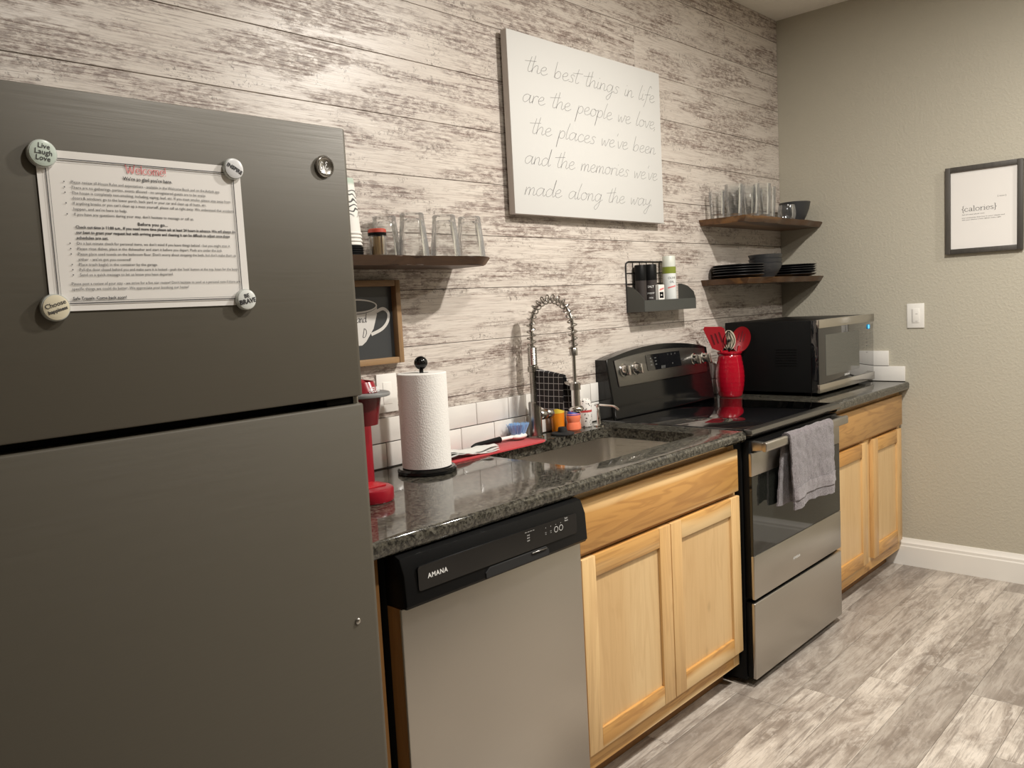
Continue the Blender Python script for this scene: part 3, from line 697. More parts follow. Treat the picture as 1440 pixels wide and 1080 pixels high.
# ------------------------------------------------------------------ microwave
m0, m1, my = -.704, -.054, -.5
mw = thing('microwave', 'black microwave with stainless trim on the right countertop', 'microwave', (-.38, -.28, .914))
BX('case', M_blackm, mw, m0 + .004, m1 - .002, my + .035, -.05, .93, 1.249, .004)
dn = BX('door', M_glassblack, mw, m0, m1, my, my + .034, .931, 1.25, .003)
M_mtrim = steel_mat('microwave_trim', (.60, .57, .52), .2, 'x', .02)
BX('trim', M_mtrim, dn, m0 - .001, m1 + .001, my - .004, my + .01, 1.214, 1.2515, .002); BX('trim', M_mtrim, dn, m0 - .001, m1 + .001, my - .004, my + .01, .9305, .968, .002)
bm = NB(); prism(bm, rrect(-.632, -.242, 1.0, 1.182, .006, 3), 'y', my - .0012, my + .002, .0005, 1); obj('window', bm, mat('microwave_window', (.06, .062, .055), .1, coat=.6), dn)
put('lettering', [text('SAMSUNG', .013, (-.425, my - .0015, .983), PX, PZ, 'LEFT', .0004)], M_lettering, dn)
M_led = mat('display_blue', (.10, .55, .85), .4, emit=1.6)
bm = NB(); prism(bm, rrect(-.134, -.102, 1.18, 1.203, .008, 4), 'y', my - .0012, my + .001); g_ = obj('clock_display', bm, mat('display_glow', (.02, .22, .42), .3, emit=.35), dn)
put('clock_digit', [text('0', .022, (-.125, my - .0016, 1.184), PX, PZ, 'LEFT', .0012)], M_led, g_)
mk = [text(s, .0085, (-.15, my - .0006, 1.13 - .016 * k), PX, PZ) for k, s in enumerate(('1 2 3', '4 5 6', '7 8 9', '0', '+30s'))]
put('keypad_print', mk, mat('dim_print', (.1, .1, .1), .5), dn)
for sx, sy in ((m0 + .05, my + .07), (m1 - .05, my + .07), (m0 + .05, -.1), (m1 - .05, -.1)):
    bm = NB(); lathe(bm, [(0, 0), (.014, 0), (.016, .017), (0, .017)], (sx, sy, .914), 14); obj('foot', bm, M_blackm, mw)
vent = NB()
for k in range(7): box(vent, m0 + .002, m0 + .0045, -.40, -.30, 1.05 + .012 * k, 1.054 + .012 * k)
tag(obj('vent_slots', vent, M_blackm, mw), kind='stuff')

# ------------------------------------------------------------------ crock with utensils
cr = thing('utensil_crock', 'glossy red ribbed ceramic crock beside the microwave', 'crock', (-.80, -.125, .914))
bm = NB(); c0 = (-.80, -.125, .914); prof = [(0, 0), (.046, 0), (.05, .004)]
for k in range(1, 26):
    zz = .004 + .178 * k / 25; r = .05 + .0145 * math.sin(min(1, zz / .182) ** .9 * PI * .93) + .0007 * math.sin(k * 2.1); prof.append((r, zz))
prof += [(.0525, .188), (.050, .193), (.0535, .197), (.057, .203), (.0565, .208), (.052, .210), (.047, .206), (.045, .195), (.052, .12), (.048, .02), (0, .012)]
lathe(bm, prof, c0, 48); obj('pot', bm, M_red, cr)
def spoon_blade(bm, pts, base, d, nrm, th):
    d = Vector(d).normalized(); n = Vector(nrm); n = (n - d * n.dot(d)).normalized(); s = d.cross(n); b = Vector(base)
    A = [bm.verts.new(b + s * p[0] + d * p[1] + n * (p[2] if len(p) > 2 else 0)) for p in pts]; B = [bm.verts.new(b + s * p[0] + d * p[1] + n * ((p[2] if len(p) > 2 else 0) - th)) for p in pts]
    k = len(pts); bm.faces.new(A); bm.faces.new(B[::-1])
    for i in range(k): bm.faces.new((A[i], A[(i + 1) % k], B[(i + 1) % k], B[i]))
VN = (-.87, -.49, 0)   # broad faces look into the room
# spatula, slanted end, leaning left
sp = thing('spatula', 'red slotted spatula leaning left in the red crock', 'spatula', (-.81, -.12, .93))
b0 = Vector((-.757, -.125, .935)); d0 = (Vector((-.905, -.10, 1.25)) - b0).normalized()
bm = NB(); tube(bm, [b0 + d0 * (k * .022) for k in range(11)], .0065, 10); obj('handle', bm, M_redsil, sp)
bm = NB(); spoon_blade(bm, [(.010, 0), (.036, .022), (.045, .092), (.036, .106), (-.034, .132), (-.043, .122), (-.034, .022), (-.010, 0)], b0 + d0 * .218, d0, VN, .004); bmesh.ops.recalc_face_normals(bm, faces=bm.faces[:]); bl = obj('blade', bm, M_redsil, sp)
for q in (-.018, 0, .018):
    bm = NB(); spoon_blade(bm, [(q + .0035, .035), (q + .0035, .085), (q - .0035, .088), (q - .0035, .035)], b0 + d0 * .218 + Vector(VN) * .001, d0, VN, .0008); obj('slot', bm, mat('dark_red', (.12, .004, .008), .5), bl)
# whisk-like patterned scoop
wk = thing('serving_spoon', 'black and cream serving spoon in the middle of the crock', 'spoon', (-.80, -.14, .93))
b0 = Vector((-.80, -.125, .935)); d0 = (Vector((-.848, -.15, 1.215)) - b0).normalized()
bm = NB(); tube(bm, [b0 + d0 * (k * .021) for k in range(11)], .005, 10); obj('handle', bm, M_blackm, wk)
bm = NB(); spoon_blade(bm, [(.030 * math.sin(a) , .044 - .046 * math.cos(a), -.006 * (1 - math.sin(a) ** 2)) for a in [2 * PI * k / 22 for k in range(22)]], b0 + d0 * .2, d0, VN, .004); bo = obj('bowl', bm, mat('cream_resin', (.62, .55, .42), .3), wk)
bm = NB(); n_ = (Vector(VN) - d0 * Vector(VN).dot(d0)).normalized(); s_ = d0.cross(n_)
for sg in (-.8, -.3, .3, .8):
    tube(bm, [b0 + d0 * (.2 + .09 * k / 8) + s_ * sg * .03 * math.sin(PI * (k + .3) / 8.6) + n_ * (.003 + .004 * math.sin(PI * k / 8)) for k in range(9)], .0019, 6)
tube(bm, [b0 + d0 * .245 + n_ * .0045 + s_ * -.006, b0 + d0 * .245 + n_ * .0045 + s_ * .006], .006, 8); obj('black_pattern', bm, M_blackm, wk)
# slotted round spoon
ss = thing('slotted_spoon', 'red slotted round spoon leaning right in the red crock', 'spoon', (-.79, -.14, .93))
b0 = Vector((-.81, -.12, .935)); d0 = (Vector((-.722, -.165, 1.25)) - b0).normalized()
bm = NB(); tube(bm, [b0 + d0 * (k * .022) for k in range(11)], .0065, 10); obj('handle', bm, M_redsil, ss)
n_ = (Vector(VN) - d0 * Vector(VN).dot(d0)).normalized(); s_ = d0.cross(n_)
bm = NB()
def bowl_s(u, v):
    a = u * 2 * PI; r = v; x_, y_ =   .042 * r * math.sin(a), .05 - .055 * r * math.cos(a) * (1 if math.cos(a) < 0 else 1.15)
    return b0 + d0 * (.205 + y_) + s_ * x_ - n_ * (.013 * (1 - r * r))
for i in range(6):
    for k in range(28):
        pass
G = [[bm.verts.new(bowl_s(k / 28, max(.02, j / 6))) for k in range(28)] for j in range(7)]
for j in range(6):
    for k in range(28): bm.faces.new((G[j][k], G[j][(k + 1) % 28], G[j + 1][(k + 1) % 28], G[j + 1][k]))
bm.faces.new(G[0][::-1])
bmesh.ops.solidify(bm, geom=bm.faces[:], thickness=.003); bl = obj('bowl', bm, M_redsil, ss)
for q, h0, h1 in ((-.013, .04, .075), (0, .035, .085), (.013, .04, .075)):
    bm = NB(); tube(bm, [bowl_s(0, 0) + s_ * q + d0 * (h - .05) + n_ * (.0012 + .013 * ((abs(h - .05) / .05) ** 2)) for h in (h0, (h0 + h1) / 2, h1)], .003, 8, .5); obj('slot', bm, mat('slot_dark', (.10, .004, .008), .6), bl)

# ------------------------------------------------------------------ floating shelves
M_live2 = wood_mat('walnut_slab_dark', 'x', (.045, .024, .013), (.10, .052, .026), (.018, .009, .005), .45, .5, 1.6, (.15, .085, .042))
def live_shelf(name, label, x0, x1, depth, z0, z1, seed, cut=None):
    bm = NB(); n = 26; rr = random.Random(seed); ph = rr.uniform(0, 6)
    front = []
    for k in range(n + 1):
        x = x0 + (x1 - x0) * k / n
        d = depth + .007 * math.sin(k * .55 + ph) + .004 * math.sin(k * 1.3 + ph * 2)
        if cut == 'right' and k > n - 3: d -= .014 * (k - n + 3) ** 1.3 / 2
        front.append((x, -d))
    if cut == 'left':
        end = [(x0 + .010 * math.sin(j * .9 + seed), -depth * j / 6) for j in range(6)]
    else: end = [(x0, -.009)]
    top = [(x0, -.009)] + end[1:] + front + [(x1, -.009)]
    bot = [(x, y + (.016 if y < -.05 and y < -depth * .8 else 0)) for x, y in top]
    A = [bm.verts.new((*p, z1)) for p in top]; B = [bm.verts.new((p[0] + (.012 if (cut == 'left' and p[0] < x0 + .03) else (-.012 if cut == 'right' and p[0] > x1 - .03 else 0)), p[1], z0)) for p in bot]
    bm.faces.new(A); bm.faces.new(B[::-1]); m = len(A)
    for i in range(m): bm.faces.new((A[i], A[(i + 1) % m], B[(i + 1) % m], B[i]))
    bmesh.ops.bevel(bm, geom=[e for e in bm.edges if abs(e.verts[0].co.z - e.verts[1].co.z) < 1e-5 and min(v.co.y for v in e.verts) < -.05], offset=.003, segments=2, affect='EDGES')
    return tag(obj(name, bm, M_live2 if cut == 'right' else M_live, None, ((x0 + x1) / 2, -.01, z0), smooth=25), label, 'shelf')
ZL, ZU, ZW = 1.5345, 1.7255, 1.4525
live_shelf('floating_shelf', 'dark live-edge wood shelf with upturned tumblers beside the refrigerator', -3.2, -2.372, .205, ZL - .026, ZL, 3, 'right')
live_shelf('floating_shelf', 'upper dark live-edge corner shelf holding drinking glasses and a bowl', -.836, -.001, .243, ZU - .026, ZU, 5, 'left')
live_shelf('floating_shelf', 'lower dark live-edge corner shelf holding black plates', -.834, -.001, .24, ZW - .026, ZW, 8, 'left')

def tumbler(name, label, loc, group, r0, r1, h, facets=10, upside=True):
    # faceted tumbler: r0 foot, r1 mouth
    x, y, z = loc; bm = NB(); t = .0028; seg = facets * 4
    def fac(r, k, amt): return r * (1 - amt * (.5 + .5 * math.cos(k / 4 * 2 * PI)))
    lv = [(0, 0, 0), (r0 * .93, 0, 0), (r0, .004, .0), (r0 * 1.0, .012, .08), (r0 + (r1 - r0) * .35, h * .35, .11), (r0 + (r1 - r0) * .62, h * .6, .08), (r0 + (r1 - r0) * .72, h * .68, 0), (r1, h, 0), (r1 - t, h, 0), (r0 + (r1 - r0) * .62 - t, h * .6, .0), (r0 * .9, .022, 0), (r0 * .6, .015, 0), (0, .015, 0)]
    rings = []
    for r, hh, am in lv:
        zz = z + (h - hh if upside else hh)
        rings.append([bm.verts.new((x, y, zz))] if r == 0 else [bm.verts.new((x + fac(r, k, am) * math.cos(2 * PI * k / seg), y + fac(r, k, am) * math.sin(2 * PI * k / seg), zz)) for k in range(seg)])
    for A, B in zip(rings, rings[1:]):
        for k in range(seg):
            l = (k + 1) % seg
            if len(A) == 1: bm.faces.new((A[0], B[k], B[l]))
            elif len(B) == 1: bm.faces.new((A[k], B[0], A[l]))
            else: bm.faces.new((A[k], B[k], B[l], A[l]))
    return tag(obj(name, bm, M_glass, None, loc, smooth=30), label, 'glass', group)
g1 = 'upturned tumblers on the left shelf'
for (x, y), lb in zip([(-2.69, -.058), (-2.663, -.15), (-2.54, -.15), (-2.435, -.15)], ['clear tumbler upside down right behind the toothpick jar', 'clear upturned tumbler second in the row from the refrigerator', 'clear upturned tumbler third in the row from the refrigerator', 'clear upturned tumbler nearest the free end of the left shelf']):
    tumbler('tumbler', lb, (x, y, ZL + .0005), g1, .0345, .0455, .123)
g2 = 'glasses on the upper corner shelf'
SP = [(-.775, -.07, .125, .031, .036, 'small clear glass nearest the left end of the upper corner shelf'), (-.70, -.115, .155, .033, .0405, 'tall clear glass second from the left on the upper corner shelf'), (-.615, -.155, .157, .033, .0405, 'tall clear glass in the front row beside the shelf edge on the upper corner shelf'),
      (-.59, -.055, .157, .033, .0405, 'tall clear glass against the planks in the back of the upper corner shelf'), (-.50, -.155, .165, .033, .0405, 'tallest clear glass in the front row of the upper corner shelf'), (-.47, -.06, .165, .033, .0405, 'tall clear glass at the back behind the tallest front glass'), (-.385, -.125, .16, .033, .0405, 'tall clear glass just left of the short glass mug')]
for x, y, h, a, b, lb in SP: tumbler('drinking_glass', lb, (x, y, ZU + .0005), g2, a, b, h, 8, False)
# glass mug, bowl
gm = thing('glass_mug', 'short round clear glass mug in front of the grey bowl', 'mug', (-.262, -.165, ZU))
bm = NB(); lathe(bm, [(0, 0), (.03, 0), (.036, .004), (.043, .03), (.042, .055), (.038, .078), (.0355, .078), (.039, .055), (.04, .03), (.033, .008), (0, .006)], (-.262, -.165, ZU + .0005), 32); obj('cup', bm, M_glass, gm)
bm = NB(); tube(bm, smooth_pts([(-.222, -.172, ZU + .065), (-.205, -.176, ZU + .066), (-.196, -.178, ZU + .045), (-.208, -.175, ZU + .022), (-.221, -.172, ZU + .02)], 6), .0042, 8); obj('handle', bm, M_glass, gm)
def bowl(name, label, x, y, z, r, h, m, group=None):
    bm = NB(); lathe(bm, [(0, 0), (r * .52, 0), (r * .54, .004), (r * .72, h * .3), (r * .9, h * .65), (r, h), (r - .004, h + .001), (r * .9 - .005, h * .65), (r * .7 - .004, h * .32), (r * .45, .008), (0, .007)], (x, y, z), 44)
    return tag(obj(name, bm, m, None, (x, y, z)), label, 'bowl', group)
bowl('bowl', 'dark grey bowl behind the glass mug on the upper corner shelf', -.105, -.135, ZU + .0005, .077, .102, M_charcoal)
def plate(x, y, z, r, lb, grp):
    bm = NB(); lathe(bm, [(0, 0), (r * .62, 0), (r * .66, .002), (r * .9, .007), (r, .0135), (r - .001, .0155), (r * .9, .0105), (r * .64, .0055), (0, .0045)], (x, y, z), 56)
    return tag(obj('plate', bm, M_plate, None, (x, y, z)), lb, 'plate', grp)
ordn = ['bottom', 'second from bottom', 'third from bottom', 'second from top', 'top']
for sx, sy, r, nm, grp in ((-.70, -.127, .117, 'left', 'black plates in the left stack'), (-.128, -.128, .115, 'right', 'black plates in the right stack')):
    p0 = None
    for k in range(5):
        where = 'near the shelf end' if nm == 'left' else 'against the painted wall'
        lb = f'glossy black plate, {ordn[k]} of the stack {where}'
        zz = ZW + .0005 + (.0 if k == 0 else .011 * k + .003)
        if p0 is None: p0 = plate(sx, sy, zz, r, lb, grp)
        else: copy_tree(p0, (sx + R_.uniform(-.001, .001), sy, zz), lb, grp)
for k, lb in enumerate(('charcoal bowl at the bottom of the pile between the plate stacks', 'charcoal bowl in the middle of the pile between the plate stacks', 'charcoal bowl on top of the pile between the plate stacks')):
    bowl('bowl', lb, -.475, -.15, ZW + .0005 + .021 * k, .079, .066, M_charcoal, 'charcoal bowls on the lower corner shelf')

# paper cups, lids, toothpicks on the left shelf
M_cup = None
def cup_mat():
    m, t, b = new_mat('printed_paper_cup'); co = nd(t, 'TexCoord').outputs['Object']
    sx = nd(t, 'SeparateXYZ', {0: co})
    v = nd(t, 'TexVoronoi', {'Vector': coords(t, (1, 1, 1), False), 'Scale': 70}, feature='DISTANCE_TO_EDGE').outputs['Distance']
    wv = nd(t, 'TexWave', {'Vector': coords(t, (1, 1, 1), False), 'Scale': 26, 'Distortion': 14, 'Detail': 1}, wave_type='RINGS').outputs[1]
    ink = ramp(t, wv, [(.72, 0), (.78, 1)])
    zmask = ramp(t, mul(t, sx.outputs[2], 6.6), [(.28, 0), (.34, 1), (.76, 1), (.8, 0)])
    c = mixc(t, mul(t, ink, zmask), (.76, .74, .69), (.06, .06, .055))
    g = ramp(t, mul(t, sx.outputs[2], 6.6), [(.84, 0), (.9, .8), (1.0, .8)])
    c = mixc(t, g, c, (.36, .48, .38)); t.links.new(c, b.inputs['Base Color']); b.inputs['Roughness'].default_value = .6; return m
M_cup = cup_mat(); cx, cy = -2.880, -.13
LZ = ZL + .0005
for k in range(4):
    bm = NB(); lathe(bm, [(0, .0), (.041, 0), (.0435, .002), (.0435, .005), (.038, .009), (.036, .0095), (0, .0095)], (cx, cy, LZ + .0062 * k), 36)
    bmesh.ops.scale(bm, vec=(1, 1, 1), verts=bm.verts[:])
    tag(obj('cup_lid', bm, M_blackm, None, (cx, cy, LZ + .0062 * k)), ['black plastic cup lid lying lowest in the lid stack', 'black plastic cup lid second from the shelf in the lid stack', 'black plastic cup lid third from the shelf in the lid stack', 'black plastic cup lid topmost, right under the paper cups'][k], 'lid', 'black cup lids under the paper cups')
cz = LZ + .0062 * 3 + .0105
for k in range(4):
    z0 = cz + .0098 * k; bm = NB()
    lathe(bm, [(.0385, 0), (.0415, -.0005), (.0422, .002), (.0412, .0042), (.0395, .005), (.029, .146), (.0283, .148), (.0283, .14), (0, .14), (0, .1385), (.028, .1385), (.0375, .004), (.0385, .0)], (cx, cy, z0), 40)
    tag(obj('paper_cup', bm, M_cup, None, (cx, cy, z0)), ['patterned paper cup lowest in the upturned cup stack', 'patterned paper cup second lowest in the upturned cup stack', 'patterned paper cup third up in the upturned cup stack', 'patterned paper cup with green band on top of the upturned stack'][k], 'cup', 'paper cups on the left shelf')
tx, ty = -2.795, -.155
tj = thing('toothpick_jar', 'clear jar of wooden toothpicks with a red and black lid', 'jar', (tx, ty, LZ))
bm = NB(); lathe(bm, [(0, 0), (.0215, 0), (.023, .002), (.023, .056), (.0218, .057), (.0218, .003), (0, .002)], (tx, ty, LZ), 32); obj('jar', bm, M_glass, tj)
bm = NB()
for k in range(90):
    a = R_.uniform(0, 2 * PI); r = .0203 * math.sqrt(R_.random()) if k > 40 else .0203
    x, y = tx + r * math.cos(a), ty + r * math.sin(a); tube(bm, [(x, y, LZ + .003), (x, y, LZ + .053 + R_.uniform(-.002, .001))], .0011, 5)
tag(obj('toothpicks', bm, mat('birch_toothpick', (.62, .42, .20), .6), tj), kind='stuff')
bm = NB(); lathe(bm, [(0, .056), (.0245, .056), (.0252, .0575), (.0252, .064), (0, .064)], (tx, ty, LZ), 32); ld = obj('lid', bm, M_blackm, tj)
bm = NB(); lathe(bm, [(0, .0635), (.0252, .0635), (.0248, .072), (.0225, .0745), (0, .0752)], (tx, ty, LZ), 32); obj('lid_cap', bm, mat('faded_red_plastic', (.42, .06, .035), .45), ld)

# ------------------------------------------------------------------ framed coffee sign
cs = thing('coffee_sign', 'wood framed black sign with a white coffee cup below the left shelf', 'sign', (-2.79, -.01, 1.228))
sx0, sx1, sz0, sz1 = -2.945, -2.632, 1.228, 1.476
BX('backing', mat('chalkboard', (.045, .048, .05), .35), cs, sx0 + .01, sx1 - .01, -.018, -.0095, sz0 + .01, sz1 - .01)
M_fx = wood_mat('rustic_pine_level', 'x', (.20, .115, .05), (.34, .21, .10), (.09, .045, .02), .6, .5, 1.6)
for a, b in ((sx0, sx0 + .018), (sx1 - .018, sx1)): BX('side_rail', M_frame_wood, cs, a, b, -.04, -.0095, sz0, sz1, .002)
for a, b in ((sz0, sz0 + .018), (sz1 - .018, sz1)): BX('cross_rail', M_fx, cs, sx0 + .0185, sx1 - .0185, -.0395, -.0095, a, b, .002)
cc = (-2.79, 1.345)
def flat_ring(outer, inner, yy):
    n = len(outer); V = [Vector((p[0], yy, p[1])) for p in outer] + [Vector((p[0], yy, p[1])) for p in inner]; return V, [[i, (i + 1) % n, n + (i + 1) % n, n + i] for i in range(n)]
ch = []
el = lambda cx_, cz_, a, b, n=40: [(cx_ + a * math.cos(2 * PI * k / n), cz_ + b * math.sin(2 * PI * k / n)) for k in range(n)]
ch.append(flat_ring(el(-2.79, 1.402, .083, .0215), el(-2.79, 1.4025, .078, .0165), -.0195))
body = [(-2.873, 1.402)] + [(-2.79 + .0835 * math.cos(PI + PI * k / 20), 1.402 + .0235 * math.sin(PI + PI * k / 20)) for k in range(1, 20)] + [(-2.707, 1.402), (-2.71, 1.375), (-2.725, 1.335), (-2.755, 1.298), (-2.77, 1.288), (-2.81, 1.288), (-2.825, 1.298), (-2.855, 1.335), (-2.87, 1.375)]
ch.append(([Vector((p[0], -.0192, p[1])) for p in body], [list(range(len(body)))]))
ho = [Vector((-2.71, 0, 1.385)), Vector((-2.685, 0, 1.392)), Vector((-2.667, 0, 1.378)), Vector((-2.672, 0, 1.353)), Vector((-2.695, 0, 1.332)), Vector((-2.735, 0, 1.318))]
P_ = smooth_pts(ho, 8); V = []; F = []
for i, p in enumerate(P_):
    t_ = (P_[min(i + 1, len(P_) - 1)] - P_[max(0, i - 1)]).normalized(); n_ = Vector((-t_.z, 0, t_.x))
    V += [Vector((p.x, -.0194, p.z)) + n_ * .0048, Vector((p.x, -.0194, p.z)) - n_ * .0048]
    if i: F.append([2 * i - 2, 2 * i - 1, 2 * i + 1, 2 * i])
ch.append((V, F)); put('cup_design', ch, mat('white_vinyl', (.62, .60, .56), .6), cs)
put('lettering', [pen('and', .0125, .0014, (-2.785, -.0202, 1.355), PX, PZ, SCRIPT, .1, .3), pen('D', .012, .0014, (-2.766, -.0202, 1.312), PX, PZ, SCRIPT, .1, .3)], M_ink, cs)

# ------------------------------------------------------------------ canvas sign
cv = thing('canvas_sign', 'white square canvas with grey handwritten quote on the plank wall', 'sign', (-1.63, -.01, 1.698))
box_b = NB(); box(box_b, -2.115, -1.19, -.05, -.022, 1.694, 2.308, .002); me_ = obj('canvas', box_b, [M_canvas, M_canvas_side], cv)
for p in me_.data.polygons:
    if abs(p.normal.y) < .5: p.material_index = 1
BX('hanging_cleat', M_canvas_side, cv, -1.95, -1.36, -.0222, -.0085, 2.24, 2.28); BX('hanging_cleat', M_canvas_side, cv, -1.95, -1.36, -.0222, -.0085, 1.73, 1.77)
LN = [('the best things in life', -2.025, 2.183, -1.236), ('are the people we love,', -2.054, 2.077, -1.228), ("the places we've been", -2.015, 1.974, -1.242), ("and the memories we've", -2.058, 1.868, -1.235), ('made along the way.', -2.066, 1.761, -1.275)]
for s, a, zz, b in LN: tag(put('text_line', [pen(s, .0285, .0020, (a, -.0504, zz), PX, PZ, SCRIPT, .22, .35, b - a)], M_canvasink, cv), kind='stuff')

# ------------------------------------------------------------------ framed print, switch, outlet
fp = thing('framed_print', 'dark framed calories definition print on the greige wall', 'picture', (0, -.97, 1.515))
y0, y1, z0, z1 = -1.128, -.816, 1.512, 1.9035
M_df = wood_mat('dark_grey_frame', 'z', (.05, .045, .038), (.07, .062, .052), (.025, .02, .018), .55, 0, 1)
for a, b in ((y0, y0 + .022), (y1 - .022, y1)): BX('side_rail', M_df, fp, -.022, 0, a, b, z0, z1, .0015)
for a, b in ((z0, z0 + .022), (z1 - .022, z1)): BX('cross_rail', M_df, fp, -.0218, 0, y0 + .0222, y1 - .0222, a, b, .0015)
BX('print', M_paper, fp, -.012, -.001, y0 + .02, y1 - .02, z0 + .02, z1 - .02)
NY = (0, -1, 0)
put('heading', [pen('{calories}', .0145, .0022, (-.0125, -.883, 1.7), NY, PZ, SERIF, 0, .6, .142)], M_ink, fp)
def wtext(s, size, ya, zz, wd, bold=0):
    p, f = text(s, size, (-.0125, 0, zz), NY, PZ, 'LEFT', bold); k = wd / max(-q.y for q in p)
    for q in p: q.y = ya + q.y * k
    return p, f
put('small_print', [wtext('[ noun ]', .008, -1.028, 1.752, .034), wtext('/kal-uh-reez/ plural noun', .0062, -.884, 1.684, .092), wtext('tiny creatures that live in your closet and', .0062, -.884, 1.6695, .172), wtext('sew your clothes a little tighter every night', .0062, -.884, 1.6605, .158)], M_ink, fp)
sw = thing('light_switch', 'white rocker light switch on the greige wall', 'switch', (0, -.68, 1.18))
BX('plate', M_white, sw, -.006, 0, -.7185, -.6405, 1.175, 1.292, .002); rk = BX('rocker', M_white, sw, -.0085, -.005, -.697, -.664, 1.2, 1.268, .0012)
BX('slider_groove', M_grout, rk, -.0088, -.0083, -.667, -.6655, 1.203, 1.265); BX('toggle_line', M_grout, rk, -.0088, -.0083, -.69, -.68, 1.241, 1.2425); BX('toggle_line', M_grout, rk, -.0088, -.0083, -.69, -.678, 1.206, 1.2075)
ol = thing('outlet', 'white wall outlet plate behind the red coffee maker', 'outlet', (-2.685, -.01, 1.14))
BX('plate', M_white, ol, -2.724, -2.648, -.0145, -.0085, 1.081, 1.197, .002)
BX('insert', M_white, ol, -2.7025, -2.6695, -.016, -.014, 1.106, 1.172, .001)

# ------------------------------------------------------------------ spice rack and bottles
rx0, rx1, ry, rz = -1.425, -1.03, -.095, 1.329
sr = thing('wall_rack', 'grey metal wall rack holding spice bottles above the range', 'rack', ((rx0 + rx1) / 2, -.01, rz))
BX('tray_floor', M_rack, sr, rx0, rx1, ry, -.009, rz, rz + .002)
BX('front_panel', M_rack, sr, rx0, rx1, ry - .0015, ry, rz, rz + .046)
bm = NB(); prism(bm, [(-.009, rz), (ry, rz), (ry, rz + .048), (ry * .78, rz + .075), (ry * .45, rz + .1), (-.009, rz + .108)], 'x', rx0 - .0015, rx0); obj('side_panel', bm, M_rack, sr)
bm = NB(); prism(bm, [(-.009, rz), (ry, rz), (ry, rz + .046), (ry * .9, rz + .075), (ry * .6, rz + .1), (ry * .25, rz + .112), (-.009, rz + .112)], 'x', rx1, rx1 + .0015); obj('side_panel', bm, M_rack, sr)
bm = NB(); tube(bm, smooth_pts([(rx0, -.011, rz), (rx0, -.011, rz + .1), (rx0, -.011, rz + .185), (rx0 + .006, -.011, rz + .201), (rx0 + .022, -.011, rz + .207)], 5) + [(rx0 + .05, -.011, rz + .207), (-1.125, -.011, rz + .207), (-1.125, -.011, rz)], .0032, 8); obj('back_frame', bm, M_blackwire, sr)
for k in range(6):
    xx = rx0 + .05 * (k + 1)
    if xx < -1.13: bm = NB(); tube(bm, [(xx, -.011, rz), (xx, -.011, rz + .207)], .0016, 6); obj('wire', bm, M_blackwire, sr)
for zz in (rz + .07, rz + .115, rz + .16): bm = NB(); tube(bm, [(rx0, -.0115, zz), (-1.125, -.0115, zz)], .0016, 6); obj('wire', bm, M_blackwire, sr)
def bottle(name, label, cat, x, y, z, prof, m, parts=(), group=None, seg=28):
    t = thing(name, label, cat, (x, y, z), group); bm = NB(); lathe(bm, prof, (x, y, z), seg); obj('body', bm, m, t)
    for pn_, pf, pm in parts: bm = NB(); lathe(bm, pf, (x, y, z), seg); obj(pn_, bm, pm, t)
    return t
zb = rz + .0022; M_label_dk = mat('dark_label', (.035, .028, .026), .45); M_can = mat('white_can', (.66, .68, .66), .3); M_green = mat('olive_green', (.20, .24, .03), .4)
cyl = lambda r, a, b: [(0, a), (r, a), (r, b), (0, b)]
sb = bottle('spice_jar', 'black capped dark spice jar at the left of the wall rack', 'jar', -1.365, -.04, zb, cyl(.0235, 0, .125), M_label_dk, [('cap', [(0, .125), (.024, .125), (.024, .186), (.022, .189), (0, .189)], M_blackm)])
sb2 = bottle('spice_jar', 'black capped spice jar with red printed label in the middle of the wall rack', 'jar', -1.305, -.048, zb, cyl(.0265, 0, .126), M_label_dk, [('cap', [(0, .126), (.027, .126), (.027, .188), (.025, .191), (0, .191)], M_blackm)])
sc_ = thing('spice_carton', 'small white spice carton standing at the front of the wall rack', 'carton', (-1.292, -.082, zb))
BX('carton', M_white, sc_, -1.313, -1.271, -.0925, -.0755, zb, zb + .105, .001, 1)
put('printing', [rect2(-1.308, -1.28, zb + .05, zb + .075, .008, -.0928), rect2(-1.304, -1.285, zb + .053, zb + .072, .006, -.0928)], M_ink, sc_); 
put('red_mark', [([Vector((-1.308, -.0929, zb + .08)), Vector((-1.276, -.0929, zb + .086)), Vector((-1.276, -.0929, zb + .093)), Vector((-1.308, -.0929, zb + .087))], [[0, 1, 2, 3]])], M_redink, sc_)
oc = bottle('spray_can', 'white and green cooking oil spray can in the wall rack', 'can', -1.172, -.055, zb, [(0, 0), (.0275, 0), (.0285, .003), (.0285, .168), (.027, .172), (0, .172)], M_can,
  [('green_band', [(.0287, .152), (.0289, .152), (.0289, .18), (.0287, .18)], M_green), ('cap', [(0, .172), (.0275, .172), (.0275, .222), (.025, .226), (0, .226)], mat('pale_cap', (.58, .60, .53), .4))])
def wrap_text(s, size, cx_, cy_, r, z, ang, bold=0):
    p, f = text(s, size, (0, 0, 0), PX, PZ, 'CENTER', bold); return [Vector((cx_ + r * math.cos(ang + q.x / r), cy_ + r * math.sin(ang + q.x / r), z + q.z)) for q in p], f
FA_ = math.radians(-145)
put('lettering', [wrap_text('OLIVE', .013, -1.172, -.055, .0289, zb + .128, FA_ + .35), wrap_text('OIL', .013, -1.172, -.055, .0289, zb + .112, FA_ + .35), wrap_text('100', .02, -1.172, -.055, .0289, zb + .03, FA_ + .35, .0004)], M_ink, oc)
put('red_ribbon', [([Vector((-1.172 + .0289 * math.cos(FA_ - .3 + .16 * k), -.055 + .0289 * math.sin(FA_ - .3 + .16 * k), zb + zz + .001 * k)) for k in range(9) for zz in (.088, .094)], [[2 * k, 2 * k + 2, 2 * k + 3, 2 * k + 1] for k in range(8)])], M_redink, oc)
